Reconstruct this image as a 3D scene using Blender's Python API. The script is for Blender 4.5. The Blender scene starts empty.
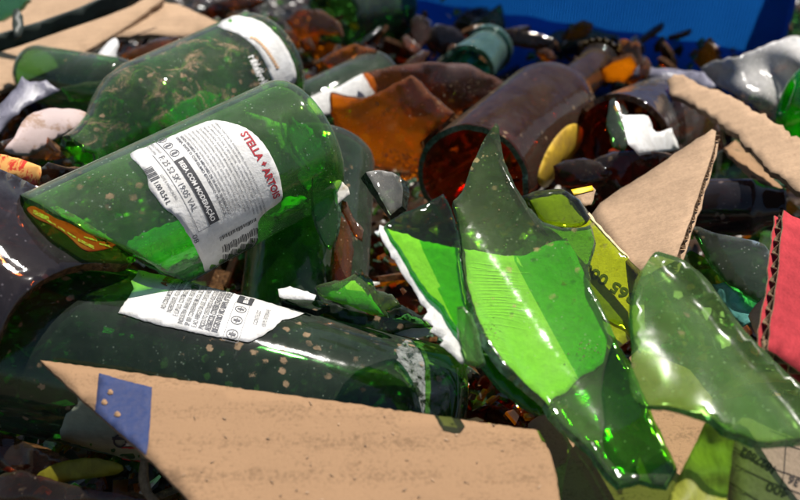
import bpy, math, random
from mathutils import Vector, Matrix, noise
from mathutils.geometry import delaunay_2d_cdt
random.seed(7)
R = math.radians
CM = 0.01
sc = bpy.context.scene
col = sc.collection

# ------------------------------------------------------------------ camera (photo frame 800x500)
PITCH = R(36.0)
FPX = 844.0
CAM = Vector((0, 0, 23.5 * CM))
FW = Vector((0, math.cos(PITCH), -math.sin(PITCH)))
UP = Vector((0, math.sin(PITCH), math.cos(PITCH)))
RT = Vector((1, 0, 0))
cam = bpy.data.cameras.new('camera')
cam.sensor_width = 36.0
cam.lens = FPX * 36.0 / 800.0
cam.clip_start = 0.01
cam.clip_end = 50
cam.dof.use_dof = True
cam.dof.focus_distance = 36 * CM
cam.dof.aperture_fstop = 8.5
cam.dof.aperture_blades = 7
co = bpy.data.objects.new('camera', cam)
col.objects.link(co)
co.location = CAM
co.rotation_euler = (math.pi / 2 - PITCH, 0, 0)
sc.camera = co

def ray(px, py):
    return FW + RT * ((px - 400) / FPX) - UP * ((py - 250) / FPX)
def P(px, py, d):
    """photo pixel at d centimetres of depth -> world point"""
    return CAM + ray(px, py) * (d * CM)
def proj(v):
    w = v - CAM
    t = w.dot(FW)
    return (400 + FPX * w.dot(RT) / t, 250 - FPX * w.dot(UP) / t)

# ------------------------------------------------------------------ materials
def mat(name):
    m = bpy.data.materials.new(name)
    m.use_nodes = True
    nt = m.node_tree
    nt.nodes.clear()
    out = nt.nodes.new('ShaderNodeOutputMaterial')
    def N(t, **kw):
        n = nt.nodes.new(t)
        for k, v in kw.items():
            if k in n.inputs.keys() if isinstance(k, str) else False:
                n.inputs[k].default_value = v
            else:
                setattr(n, k, v)
        return n
    def L(a, b):
        nt.links.new(a, b)
    return m, nt, out, N, L

def ramp(N, L, src, stops):
    r = N('ShaderNodeValToRGB')
    e = r.color_ramp.elements
    while len(e) < len(stops):
        e.new(0.5)
    for i, (p, c) in enumerate(stops):
        e[i].position = p
        e[i].color = (c, c, c, 1) if not isinstance(c, (tuple, list)) else (*c, 1)
    L(src, r.inputs[0])
    return r

def tex_noise(N, L, co_, scale, detail=4, rough=0.6, dist=0.0):
    n = N('ShaderNodeTexNoise')
    n.inputs['Scale'].default_value = scale
    n.inputs['Detail'].default_value = detail
    n.inputs['Roughness'].default_value = rough
    n.inputs['Distortion'].default_value = dist
    L(co_, n.inputs['Vector'])
    return n

def math_(N, L, op, a, b=None):
    n = N('ShaderNodeMath')
    n.operation = op
    for i, v in enumerate((a, b)):
        if v is None: continue
        if isinstance(v, (int, float)): n.inputs[i].default_value = v
        else: L(v, n.inputs[i])
    return n.outputs[0]

def glass(name, tint, dust=0.12, mud=0.5, rough=0.03, bump=0.25, refr=0.0, mudcol=(0.30, 0.21, 0.13), dustcol=(0.36, 0.35, 0.32), body=0.0, spec=1.0, smear=0.35):
    """thin bottle glass: each face filters the light by its tint (more at a slant), mirrors by Fresnel, and carries dust and dried mud"""
    m, nt, out, N, L = mat(name)
    tc = N('ShaderNodeTexCoord')
    oi = N('ShaderNodeObjectInfo')
    vm = N('ShaderNodeVectorMath'); vm.operation = 'ADD'
    L(tc.outputs['Object'], vm.inputs[0])
    sc_ = N('ShaderNodeVectorMath'); sc_.operation = 'SCALE'; sc_.inputs[0].default_value = (3.1, 1.7, 2.3)
    L(oi.outputs['Random'], sc_.inputs['Scale'])
    L(sc_.outputs[0], vm.inputs[1])
    V = vm.outputs[0]
    # path length through the wall at a slant
    lw = N('ShaderNodeLayerWeight'); lw.inputs['Blend'].default_value = 0.5
    f = lw.outputs['Facing']                      # 0 face on, 1 edge on
    k = math_(N, L, 'ADD', 1.0, math_(N, L, 'MULTIPLY', math_(N, L, 'POWER', f, 4.0), 1.6))
    nv = tex_noise(N, L, V, 28, 3, 0.5)
    k2 = math_(N, L, 'MULTIPLY', k, math_(N, L, 'ADD', 0.75, math_(N, L, 'MULTIPLY', nv.outputs['Fac'], 0.5)))
    comb = N('ShaderNodeCombineColor')
    for i in range(3):
        L(math_(N, L, 'POWER', tint[i], k2), comb.inputs[i])
    tr = N('ShaderNodeBsdfTransparent')
    L(comb.outputs[0], tr.inputs['Color'])
    base = tr.outputs[0]
    # bump: ripples of moulded glass
    n1 = tex_noise(N, L, V, 45, 2, 0.5, 0.6)
    n2 = tex_noise(N, L, V, 900, 3, 0.7)
    hsum = math_(N, L, 'ADD', n1.outputs['Fac'], math_(N, L, 'MULTIPLY', n2.outputs['Fac'], 0.02))
    bp = N('ShaderNodeBump'); bp.inputs['Strength'].default_value = bump; bp.inputs['Distance'].default_value = 0.004
    L(hsum, bp.inputs['Height'])
    if refr > 0:
        rf = N('ShaderNodeBsdfRefraction'); rf.inputs['IOR'].default_value = 1.5; rf.inputs['Roughness'].default_value = 0.0
        L(comb.outputs[0], rf.inputs['Color']); L(bp.outputs[0], rf.inputs['Normal'])
        mx = N('ShaderNodeMixShader'); mx.inputs[0].default_value = refr
        L(base, mx.inputs[1]); L(rf.outputs[0], mx.inputs[2]); base = mx.outputs[0]
    if body > 0:
        tl = N('ShaderNodeBsdfTranslucent'); tl.inputs['Color'].default_value = (min(1, tint[0] ** 1.5), min(1, tint[1]), min(1, tint[2] ** 1.5), 1)
        L(bp.outputs[0], tl.inputs['Normal'])
        mx = N('ShaderNodeMixShader'); mx.inputs[0].default_value = body
        L(base, mx.inputs[1]); L(tl.outputs[0], mx.inputs[2]); base = mx.outputs[0]
    lf = N('ShaderNodeLayerWeight'); lf.inputs['Blend'].default_value = 0.5
    L(bp.outputs[0], lf.inputs['Normal'])
    sch = math_(N, L, 'ADD', 0.035, math_(N, L, 'MULTIPLY', math_(N, L, 'POWER', lf.outputs['Facing'], 4.5), 0.7))
    gl = N('ShaderNodeBsdfGlossy'); gl.inputs['Roughness'].default_value = rough
    gl.inputs['Color'].default_value = (spec, spec, spec, 1)
    rn = ramp(N, L, tex_noise(N, L, V, 120, 4, 0.7).outputs['Fac'], [(0.35, rough), (0.75, rough * 2 + 0.05)])
    L(rn.outputs[0], gl.inputs['Roughness'])
    L(bp.outputs[0], gl.inputs['Normal'])
    mx = N('ShaderNodeMixShader')
    L(sch, mx.inputs[0]); L(base, mx.inputs[1]); L(gl.outputs[0], mx.inputs[2]); base = mx.outputs[0]
    # dust film: patchy, thicker looking at a slant
    d1 = ramp(N, L, tex_noise(N, L, V, 60, 8, 0.72, 0.4).outputs['Fac'], [(0.30, 0.35), (0.72, 1.0)])
    mp = N('ShaderNodeMapping'); mp.inputs['Scale'].default_value = (1.0, 0.12, 1.0); mp.inputs['Rotation'].default_value = (0.3, 0.5, 0.6)
    L(V, mp.inputs[0])
    d2 = ramp(N, L, tex_noise(N, L, mp.outputs[0], 520, 3, 0.7).outputs['Fac'], [(0.62, 0.0), (0.74, 1.0)])
    sp = N('ShaderNodeTexVoronoi'); sp.inputs['Scale'].default_value = 420; L(V, sp.inputs['Vector'])
    spr = ramp(N, L, sp.outputs['Distance'], [(0.10, 1.0), (0.22, 0.0)])
    spm = ramp(N, L, tex_noise(N, L, V, 150, 2).outputs['Fac'], [(0.52, 0.0), (0.6, 1.0)])
    specks = math_(N, L, 'MULTIPLY', spr.outputs[0], spm.outputs[0])
    dd = math_(N, L, 'MULTIPLY', d1.outputs[0], dust)
    dd = math_(N, L, 'MULTIPLY', dd, math_(N, L, 'ADD', 1.0, math_(N, L, 'MULTIPLY', math_(N, L, 'POWER', f, 2.0), 2.2)))
    dd = math_(N, L, 'ADD', dd, math_(N, L, 'MULTIPLY', d2.outputs[0], dust * 0.7))
    dd = math_(N, L, 'ADD', dd, math_(N, L, 'MULTIPLY', specks, min(1, dust * 3.5)))
    dd = math_(N, L, 'MINIMUM', dd, 0.9)
    df = N('ShaderNodeBsdfDiffuse'); df.inputs['Color'].default_value = (*dustcol, 1)
    mx = N('ShaderNodeMixShader')
    L(dd, mx.inputs[0]); L(base, mx.inputs[1]); L(df.outputs[0], mx.inputs[2]); base = mx.outputs[0]
    if mud > 0:
        vz = N('ShaderNodeTexVoronoi'); vz.inputs['Scale'].default_value = 150; vz.inputs['Randomness'].default_value = 1.0
        wob = tex_noise(N, L, V, 420, 4, 0.7)
        wv = N('ShaderNodeVectorMath'); wv.operation = 'SCALE'; wv.inputs['Scale'].default_value = 0.0035
        L(wob.outputs['Color'], wv.inputs[0])
        wa = N('ShaderNodeVectorMath'); wa.operation = 'ADD'; L(V, wa.inputs[0]); L(wv.outputs[0], wa.inputs[1])
        L(wa.outputs[0], vz.inputs['Vector'])
        sm = ramp(N, L, vz.outputs['Distance'], [(0.17, 1.0), (0.26, 0.0)])
        msk = ramp(N, L, tex_noise(N, L, V, 38, 4, 0.6).outputs['Fac'], [(0.62 - 0.16 * mud, 0.0), (0.72 - 0.16 * mud, 1.0)])
        md = math_(N, L, 'MULTIPLY', sm.outputs[0], msk.outputs[0])
        # smears
        sm2 = ramp(N, L, tex_noise(N, L, V, 75, 8, 0.72, 1.2).outputs['Fac'], [(0.74 - 0.22 * smear, 0.0), (0.90 - 0.22 * smear, 1.0)])
        md = math_(N, L, 'MAXIMUM', md, math_(N, L, 'MULTIPLY', sm2.outputs[0], min(1.0, smear * 1.5)))
        md = math_(N, L, 'MULTIPLY', md, 0.85)
        mc = ramp(N, L, tex_noise(N, L, V, 300, 3).outputs['Fac'], [(0.3, tuple(c * 0.6 for c in mudcol)), (0.7, mudcol)])
        d3 = N('ShaderNodeBsdfDiffuse'); L(mc.outputs[0], d3.inputs['Color'])
        mx = N('ShaderNodeMixShader')
        L(md, mx.inputs[0]); L(base, mx.inputs[1]); L(d3.outputs[0], mx.inputs[2]); base = mx.outputs[0]
    L(base, out.inputs['Surface'])
    return m

def glass_edge(name, tint, glow=(0.25, 0.45, 0.3)):
    """broken edge of glass: dark, shiny, with light inside the wall painted as pale flecks"""
    m, nt, out, N, L = mat(name)
    tc = N('ShaderNodeTexCoord')
    n = tex_noise(N, L, tc.outputs['Object'], 500, 3, 0.6)
    r = ramp(N, L, n.outputs['Fac'], [(0.35, tuple(t * 0.12 for t in tint)), (0.68, tuple(t * 0.5 for t in tint)), (0.8, glow)])  # glow colour paints the light seen inside the broken edge
    p = N('ShaderNodeBsdfPrincipled')
    L(r.outputs[0], p.inputs['Base Color'])
    p.inputs['Roughness'].default_value = 0.08
    bp = N('ShaderNodeBump'); bp.inputs['Strength'].default_value = 0.5; bp.inputs['Distance'].default_value = 0.001
    L(n.outputs['Fac'], bp.inputs['Height']); L(bp.outputs[0], p.inputs['Normal'])
    tr = N('ShaderNodeBsdfTransparent'); tr.inputs['Color'].default_value = (tint[0] ** 2, tint[1] ** 2, tint[2] ** 2, 1)
    mx = N('ShaderNodeMixShader'); mx.inputs[0].default_value = 0.65
    L(tr.outputs[0], mx.inputs[1]); L(p.outputs[0], mx.inputs[2])
    L(mx.outputs[0], out.inputs['Surface'])
    return m

def cardboard(name, c, dark=0.75, bands=0.06, axis=(0, 1, 0), rough=0.95, fib=1.0, bandscale=130):
    m, nt, out, N, L = mat(name)
    tc = N('ShaderNodeTexCoord')
    V = tc.outputs['Object']
    n1 = tex_noise(N, L, V, 700, 6, 0.75)
    n2 = tex_noise(N, L, V, 35, 5, 0.6, 0.5)
    mp = N('ShaderNodeMapping'); mp.inputs['Scale'].default_value = (0.15, 1.0, 1.0); L(V, mp.inputs[0])
    n3 = tex_noise(N, L, mp.outputs[0], 900, 4, 0.7)
    a = math_(N, L, 'ADD', math_(N, L, 'MULTIPLY', n1.outputs['Fac'], 0.75 * fib), math_(N, L, 'MULTIPLY', n2.outputs['Fac'], 0.35))
    a = math_(N, L, 'ADD', a, math_(N, L, 'MULTIPLY', n3.outputs['Fac'], 0.3 * fib))
    vd = N('ShaderNodeVectorMath'); vd.operation = 'DOT_PRODUCT'; vd.inputs[1].default_value = axis; L(V, vd.inputs[0])
    wv = math_(N, L, 'SINE', math_(N, L, 'MULTIPLY', vd.outputs['Value'], bandscale * 2 * math.pi))
    a = math_(N, L, 'ADD', a, math_(N, L, 'MULTIPLY', wv, bands))
    r = ramp(N, L, a, [(0.40 * (0.6 + 0.4 * fib), tuple(x * dark * 0.7 for x in c)), (0.66 * (0.6 + 0.4 * fib), c), (0.88, tuple(min(1, x * 1.3) for x in c))])
    # scuffs and small stains
    st = ramp(N, L, tex_noise(N, L, V, 160, 5, 0.7, 0.8).outputs['Fac'], [(0.64, 0.0), (0.74, 0.7)])
    mxc = N('ShaderNodeMix'); mxc.data_type = 'RGBA'
    L(st.outputs[0], mxc.inputs[0]); L(r.outputs[0], mxc.inputs[6]); mxc.inputs[7].default_value = (c[0] * 0.55, c[1] * 0.42, c[2] * 0.36, 1)
    p = N('ShaderNodeBsdfPrincipled')
    L(mxc.outputs[2], p.inputs['Base Color'])
    p.inputs['Roughness'].default_value = rough
    p.inputs['Specular IOR Level'].default_value = 0.15
    bp = N('ShaderNodeBump'); bp.inputs['Strength'].default_value = 0.5; bp.inputs['Distance'].default_value = 0.0006
    L(a, bp.inputs['Height'])
    bp2 = N('ShaderNodeBump'); bp2.inputs['Strength'].default_value = 0.35; bp2.inputs['Distance'].default_value = 0.002
    L(n2.outputs['Fac'], bp2.inputs['Height']); L(bp.outputs[0], bp2.inputs['Normal'])
    L(bp2.outputs[0], p.inputs['Normal'])
    L(p.outputs[0], out.inputs['Surface'])
    return m

def plain(name, c, rough=0.7, var=0.15, scale=200, bump=0.2, spec=0.3, metal=0.0, c2=None, thr=None, dist=0.0):
    m, nt, out, N, L = mat(name)
    tc = N('ShaderNodeTexCoord')
    n = tex_noise(N, L, tc.outputs['Object'], scale, 6, 0.68, dist)
    if c2 is None: c2 = tuple(x * (1 - var) for x in c)
    t = thr or (0.35, 0.65)
    r = ramp(N, L, n.outputs['Fac'], [(t[0], c2), (t[1], c)])
    p = N('ShaderNodeBsdfPrincipled')
    L(r.outputs[0], p.inputs['Base Color'])
    p.inputs['Roughness'].default_value = rough
    p.inputs['Specular IOR Level'].default_value = spec
    p.inputs['Metallic'].default_value = metal
    bp = N('ShaderNodeBump'); bp.inputs['Strength'].default_value = bump; bp.inputs['Distance'].default_value = 0.001
    L(n.outputs['Fac'], bp.inputs['Height']); L(bp.outputs[0], p.inputs['Normal'])
    L(p.outputs[0], out.inputs['Surface'])
    return m

def leafy(name, c, trans=0.5, rough=0.5, scale=160):
    """thin plant matter or film: some light passes through"""
    m, nt, out, N, L = mat(name)
    tc = N('ShaderNodeTexCoord')
    mp = N('ShaderNodeMapping'); mp.inputs['Scale'].default_value = (1.0, 0.25, 1.0); mp.inputs['Rotation'].default_value = (0, 0, 0.4); L(tc.outputs['Object'], mp.inputs[0])
    n = tex_noise(N, L, mp.outputs[0], scale, 6, 0.7, 0.4)
    r = ramp(N, L, n.outputs['Fac'], [(0.3, tuple(x * 0.45 for x in c)), (0.62, c)])
    p = N('ShaderNodeBsdfPrincipled'); L(r.outputs[0], p.inputs['Base Color']); p.inputs['Roughness'].default_value = rough
    bp = N('ShaderNodeBump'); bp.inputs['Strength'].default_value = 0.6; bp.inputs['Distance'].default_value = 0.001
    L(n.outputs['Fac'], bp.inputs['Height']); L(bp.outputs[0], p.inputs['Normal'])
    tl = N('ShaderNodeBsdfTranslucent'); L(r.outputs[0], tl.inputs['Color'])
    mx = N('ShaderNodeMixShader'); mx.inputs[0].default_value = trans
    L(p.outputs[0], mx.inputs[1]); L(tl.outputs[0], mx.inputs[2]); L(mx.outputs[0], out.inputs['Surface'])
    return m

GREEN = (0.26, 0.62, 0.22)      # tint per face, four faces to look through a whole bottle
M = {}
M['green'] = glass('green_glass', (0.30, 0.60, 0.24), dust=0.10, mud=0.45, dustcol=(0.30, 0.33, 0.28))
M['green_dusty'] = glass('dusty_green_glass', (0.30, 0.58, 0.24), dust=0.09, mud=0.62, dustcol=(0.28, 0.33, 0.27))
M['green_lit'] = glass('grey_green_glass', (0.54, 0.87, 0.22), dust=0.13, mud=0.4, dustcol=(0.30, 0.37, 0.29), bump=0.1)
M['green_muddy'] = glass('muddy_green_glass', (0.44, 0.82, 0.24), dust=0.10, mud=0.8, smear=0.95, bump=0.15, dustcol=(0.30, 0.33, 0.28), mudcol=(0.36, 0.25, 0.16))
M['dark_green'] = glass('dark_green_glass', (0.24, 0.54, 0.22), dust=0.06, mud=1.05, bump=0.08, dustcol=(0.29, 0.37, 0.28))
M['bright_green'] = glass('bright_green_glass', (0.45, 0.82, 0.14), dust=0.10, mud=0.6, bump=0.05, rough=0.015, dustcol=(0.33, 0.42, 0.22), mudcol=(0.45, 0.35, 0.16))
M['pale_green'] = glass('pale_green_glass', (0.62, 0.88, 0.42), dust=0.10, mud=0.25, bump=0.12, rough=0.13, spec=0.5, dustcol=(0.32, 0.47, 0.22), body=0.22)
M['olive'] = glass('olive_green_glass', (0.62, 0.74, 0.10), dust=0.03, mud=0.25, bump=0.3)
M['teal'] = glass('teal_glass', (0.22, 0.52, 0.40), dust=0.14, mud=0.2, dustcol=(0.22, 0.36, 0.32))
M['purple_dark'] = glass('dusty_dark_brown_glass', (0.30, 0.12, 0.05), dust=0.055, mud=0.35, dustcol=(0.34, 0.30, 0.33), mudcol=(0.45, 0.33, 0.28))
M['brown'] = glass('brown_glass', (0.60, 0.25, 0.06), dust=0.05, mud=0.55, bump=0.10, dustcol=(0.42, 0.32, 0.22))
M['amber'] = glass('amber_glass', (0.92, 0.46, 0.05), dust=0.08, mud=0.25, bump=0.4, dustcol=(0.42, 0.30, 0.24), body=0.25)
M['amber_dusty'] = glass('dusty_amber_glass', (0.92, 0.44, 0.05), dust=0.13, mud=0.6, bump=0.3, dustcol=(0.42, 0.27, 0.19), body=0.16)
M['clear'] = glass('clear_glass', (0.93, 0.95, 0.93), dust=0.10, mud=0.3)
M['edge_green'] = glass_edge('green_glass_edge', (0.30, 0.55, 0.35), (0.30, 0.50, 0.36))
M['edge_bright'] = glass_edge('bright_green_glass_edge', (0.2, 0.75, 0.25), (0.3, 0.8, 0.3))
M['edge_brown'] = glass_edge('brown_glass_edge', (0.40, 0.20, 0.08), (0.55, 0.40, 0.25))
M['edge_dark'] = glass_edge('dark_glass_edge', (0.10, 0.14, 0.11), (0.25, 0.30, 0.28))
M['card'] = cardboard('brown_cardboard', (0.25, 0.152, 0.084), bands=0.05, axis=(0, 0.75, 0.66), bandscale=95, fib=1.35)
M['card_pale'] = cardboard('pale_cardboard', (0.46, 0.31, 0.195), bands=0.015, dark=0.85, fib=0.6)
M['card_shade'] = cardboard('shaded_carton_board', (0.22, 0.165, 0.12), bands=0.02)  # shadow of the shard above is worked into this darker board colour
M['card_core'] = plain('cardboard_fluting', (0.34, 0.22, 0.13), 0.95, 0.5, 500, 0.6)
M['paper'] = plain('white_label_paper', (0.74, 0.73, 0.71), 0.6, 0.12, 110, 0.8, c2=(0.62, 0.605, 0.57), thr=(0.38, 0.62))
M['paper_back'] = plain('torn_label_paper', (0.72, 0.71, 0.68), 0.8, 0.2, 350, 0.6)
M['paper_dirty'] = plain('stained_label_paper', (0.58, 0.56, 0.50), 0.8, 0.3, 90, 0.4, c2=(0.40, 0.34, 0.26), thr=(0.38, 0.5))
M['paper_olive'] = plain('grey_green_paper', (0.30, 0.33, 0.23), 0.7, 0.25, 200, 0.3)  # one even grey-green, darker than the white label paper
M['ink'] = plain('black_print', (0.05, 0.05, 0.055), 0.6, 0.1, 300, 0.1)
M['ink_grey'] = plain('grey_print', (0.13, 0.13, 0.14), 0.6, 0.1, 300, 0.1)
M['ink_red'] = plain('red_print', (0.50, 0.04, 0.05), 0.6, 0.25, 600, 0.1)
M['ink_white'] = plain('white_print', (0.75, 0.73, 0.70), 0.6, 0.1, 300, 0.1)
M['ink_brown'] = plain('dark_brown_print', (0.045, 0.035, 0.03), 0.8, 0.3, 500, 0.1)
M['ink_orange'] = plain('orange_print', (0.65, 0.40, 0.22), 0.6, 0.25, 600, 0.1)
M['red_label'] = plain('red_label_paper', (0.62, 0.045, 0.06), 0.55, 0.25, 300, 0.2)
M['pink_print'] = plain('pale_pink_print', (0.70, 0.42, 0.40), 0.6, 0.2, 900, 0.2, c2=(0.62, 0.10, 0.12), thr=(0.42, 0.55))
M['blue_ink'] = plain('blue_printed_patch', (0.022, 0.042, 0.13), 0.8, 0.25, 420, 0.4, c2=(0.05, 0.06, 0.13), thr=(0.35, 0.7))
M['red_card'] = cardboard('red_printed_board', (0.50, 0.05, 0.06), bands=0.02, dark=0.8, fib=0.5)
M['crate'] = None
M['bag'] = glass('grey_white_plastic_film', (0.80, 0.80, 0.79), dust=0.42, mud=0.1, rough=0.12, bump=0.9, dustcol=(0.72, 0.70, 0.67))
M['husk'] = leafy('yellow_green_dry_leaf', (0.50, 0.52, 0.07), 0.45, 0.5, 260)
M['yellow_leaf'] = leafy('yellow_leaf', (0.42, 0.38, 0.03), 0.6, 0.5, 90)
M['twig'] = plain('dry_twig', (0.28, 0.19, 0.10), 0.9, 0.5, 400, 0.6)
M['gold'] = plain('gold_crown_cap', (0.62, 0.46, 0.16), 0.35, 0.5, 500, 0.3, metal=0.85)
M['yellow'] = plain('yellow_label', (0.62, 0.40, 0.03), 0.5, 0.3, 90, 0.2, c2=(0.36, 0.22, 0.04))
M['dark_strap'] = plain('dark_green_plastic_strap', (0.035, 0.045, 0.036), 0.45, 0.3, 150, 0.2)
M['violet_film'] = leafy('grey_violet_plastic_film', (0.30, 0.29, 0.36), 0.2, 0.3, 220)
M['pink_white'] = plain('pinkish_white_paper_lining', (0.50, 0.39, 0.37), 0.6, 0.3, 70, 0.4, c2=(0.34, 0.22, 0.16), thr=(0.4, 0.48))
M['white_plastic'] = plain('white_plastic', (0.66, 0.65, 0.64), 0.4, 0.1, 80, 0.2)
M['flame'] = plain('orange_red_striped_label', (0.85, 0.42, 0.12), 0.4, 0.2, 140, 0.1, c2=(0.65, 0.05, 0.03), thr=(0.45, 0.52), dist=0.5)
M['foil'] = plain('turquoise_foil', (0.20, 0.52, 0.46), 0.3, 0.3, 150, 0.8, metal=0.4, c2=(0.09, 0.32, 0.27))

def dust_film():
    m, nt, out, N, L = mat('dried_dust_film')
    tc = N('ShaderNodeTexCoord')
    n = tex_noise(N, L, tc.outputs['Object'], 140, 8, 0.75, 0.6)
    a = ramp(N, L, n.outputs['Fac'], [(0.42, 0.0), (0.68, 0.55)])
    t = N('ShaderNodeBsdfTransparent'); d = N('ShaderNodeBsdfDiffuse'); d.inputs['Color'].default_value = (0.42, 0.44, 0.42, 1)
    mx = N('ShaderNodeMixShader'); L(a.outputs[0], mx.inputs[0]); L(t.outputs[0], mx.inputs[1]); L(d.outputs[0], mx.inputs[2])
    L(mx.outputs[0], out.inputs['Surface'])
    return m
M['dust_film'] = dust_film()
def crate_mat():
    m, nt, out, N, L = mat('blue_ribbed_plastic')
    tc = N('ShaderNodeTexCoord')
    n = tex_noise(N, L, tc.outputs['Object'], 12, 5, 0.6)
    r = ramp(N, L, n.outputs['Fac'], [(0.3, (0.007, 0.12, 0.44)), (0.7, (0.011, 0.17, 0.56))])
    p = N('ShaderNodeBsdfPrincipled'); L(r.outputs[0], p.inputs['Base Color']); p.inputs['Roughness'].default_value = 0.4
    tl = N('ShaderNodeBsdfTranslucent'); L(r.outputs[0], tl.inputs['Color'])
    mx = N('ShaderNodeMixShader'); mx.inputs[0].default_value = 0.75
    L(p.outputs[0], mx.inputs[1]); L(tl.outputs[0], mx.inputs[2]); L(mx.outputs[0], out.inputs['Surface'])
    return m
M['crate'] = crate_mat()

def ground_mat():
    m, nt, out, N, L = mat('dark_crushed_glass_bed')
    tc = N('ShaderNodeTexCoord'); V = tc.outputs['Object']
    v = N('ShaderNodeTexVoronoi'); v.inputs['Scale'].default_value = 70; L(V, v.inputs['Vector'])
    r = ramp(N, L, v.outputs['Color'], [(0.2, (0.010, 0.008, 0.006)), (0.4, (0.035, 0.015, 0.006)), (0.6, (0.008, 0.018, 0.006)), (0.8, (0.05, 0.03, 0.018))])
    p = N('ShaderNodeBsdfPrincipled'); L(r.outputs[0], p.inputs['Base Color']); p.inputs['Roughness'].default_value = 0.3
    bp = N('ShaderNodeBump'); bp.inputs['Strength'].default_value = 1.0; bp.inputs['Distance'].default_value = 0.01
    L(v.outputs['Distance'], bp.inputs['Height']); L(bp.outputs[0], p.inputs['Normal'])
    L(p.outputs[0], out.inputs['Surface'])
    return m
M['ground'] = ground_mat()

# ------------------------------------------------------------------ objects
def tag(o, label=None, cat=None, group=None, kind=None):
    if label: o['label'] = label
    if cat: o['category'] = cat
    if group: o['group'] = group
    if kind: o['kind'] = kind
    return o

def empty(name, loc, label, cat, group=None):
    o = bpy.data.objects.new(name, None)
    o.empty_display_size = 0.02
    col.objects.link(o); o.location = loc
    return tag(o, label, cat, group)

def wloc(o):
    v = Vector((0, 0, 0))
    while o is not None:
        v += o.location; o = o.parent
    return v

def mk(name, verts, faces, mats, parent=None, mi=None, smooth=True, base=False):
    """one mesh object from world-space vertices"""
    me = bpy.data.meshes.new(name)
    if parent is None:
        c = Vector((0, 0, 0))
        for v in verts: c += v
        c /= len(verts)
        if base: c.z = min(v.z for v in verts)
    else:
        c = wloc(parent)
    me.from_pydata([tuple(v - c) for v in verts], [], faces)
    if not isinstance(mats, (list, tuple)): mats = [mats]
    for m in mats: me.materials.append(M[m] if isinstance(m, str) else m)
    for i, p in enumerate(me.polygons):
        p.use_smooth = smooth if (mi is None or mi[i] == 0) else False
        if mi is not None: p.material_index = mi[i]
    me.validate(); me.update()
    o = bpy.data.objects.new(name, me)
    col.objects.link(o)
    if parent is not None: o.parent = parent
    else: o.location = c
    return o

# ---- surfaces: functions photo pixel -> world point
def plane3(a, b, c, bow=0.0, seed=0):
    """a flat sheet through three points given as (px, py, depth cm); bow adds gentle warping in cm"""
    A, B, C_ = P(*a), P(*b), P(*c)
    n = (B - A).cross(C_ - A).normalized()
    def f(px, py):
        d = ray(px, py)
        t = (A - CAM).dot(n) / d.dot(n)
        if bow:
            w = noise.noise(Vector((px / 90.0 + seed, py / 90.0, seed * 1.7)))
            t += w * bow * CM
        return CAM + d * t
    return f

def curved(p0, p1, d0, d1, R0, R1=None, sign=1, xt=0.0, wob=0.0, seed=0, depthscale=1.0):
    """a shell whose axis runs p0->p1 in the photo; sign 1 bulges towards the camera, -1 is seen from inside. R in pixels"""
    R1 = R1 or R0
    a = Vector((p1[0] - p0[0], p1[1] - p0[1])); Ln = a.length; a /= Ln
    n = Vector((-a.y, a.x))
    def f(px, py):
        w = Vector((px - p0[0], py - p0[1]))
        t = w.dot(a) / Ln; u = w.dot(n)
        tc = max(-0.6, min(1.6, t))
        Rr = max(4.0, R0 + (R1 - R0) * tc)
        d = d0 + (d1 - d0) * tc
        uu = max(-0.985 * Rr, min(0.985 * Rr, u))
        sag = (Rr - math.sqrt(Rr * Rr - uu * uu)) * d / FPX * depthscale
        d = d + sign * sag + xt * u / 100.0
        if wob: d += wob * noise.noise(Vector((px / 40.0 + seed, py / 40.0, seed)))
        return P(px, py, d)
    return f

class Cyl:
    """round bottle axis from A to B (world), radius r in metres"""
    def __init__(s, A, B, r):
        s.A, s.B, s.r = A, B, r
        s.L = (B - A).length
        s.a = (B - A) / s.L
        to = (CAM - (A + B) / 2); to -= s.a * to.dot(s.a)
        s.e1 = to.normalized(); s.e2 = s.a.cross(s.e1)
    def pt(s, q, th, r):
        return s.A + s.a * q + (s.e1 * math.cos(th) + s.e2 * math.sin(th)) * r
    def hit(s, px, py, dr=0.0, far=False):
        d = ray(px, py); o = CAM - s.A
        dp = d - s.a * d.dot(s.a); op = o - s.a * o.dot(s.a)
        r = s.r + dr
        A_, B_, C_ = dp.dot(dp), 2 * dp.dot(op), op.dot(op) - r * r
        D = max(0.0, B_ * B_ - 4 * A_ * C_)
        t = (-B_ + (math.sqrt(D) if far else -math.sqrt(D))) / (2 * A_)
        p = CAM + d * t
        if D == 0:
            w = p - s.A; q = w.dot(s.a); w = (w - s.a * q).normalized()
            p = s.A + s.a * q + w * r
        return p
    def inv(s, px, py, dr=0.0):
        p = s.hit(px, py, dr); w = p - s.A; q = w.dot(s.a); w -= s.a * q
        return q, math.atan2(w.dot(s.e2), w.dot(s.e1))
    def surf(s, dr=0.0, far=False):
        return lambda px, py: s.hit(px, py, dr, far)

def rough_outline(pts, amp, step, seed=0, keep=()):
    """break the straight sides of an outline into an irregular fracture line"""
    rnd = random.Random(seed)
    out = []
    n = len(pts)
    for i in range(n):
        a = Vector(pts[i]); b = Vector(pts[(i + 1) % n])
        L_ = (b - a).length
        k = max(1, int(L_ / step))
        nr = Vector((-(b - a).y, (b - a).x)) / max(L_, 1e-6)
        for j in range(k):
            t = j / k
            p = a + (b - a) * t
            if j and i not in keep: p += nr * amp * (rnd.random() * 1.2 - 0.6 + 1.3 * noise.noise(Vector((p.x / 7.0, p.y / 7.0, seed * 3.1))))
            out.append((p.x, p.y))
    return out

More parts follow.
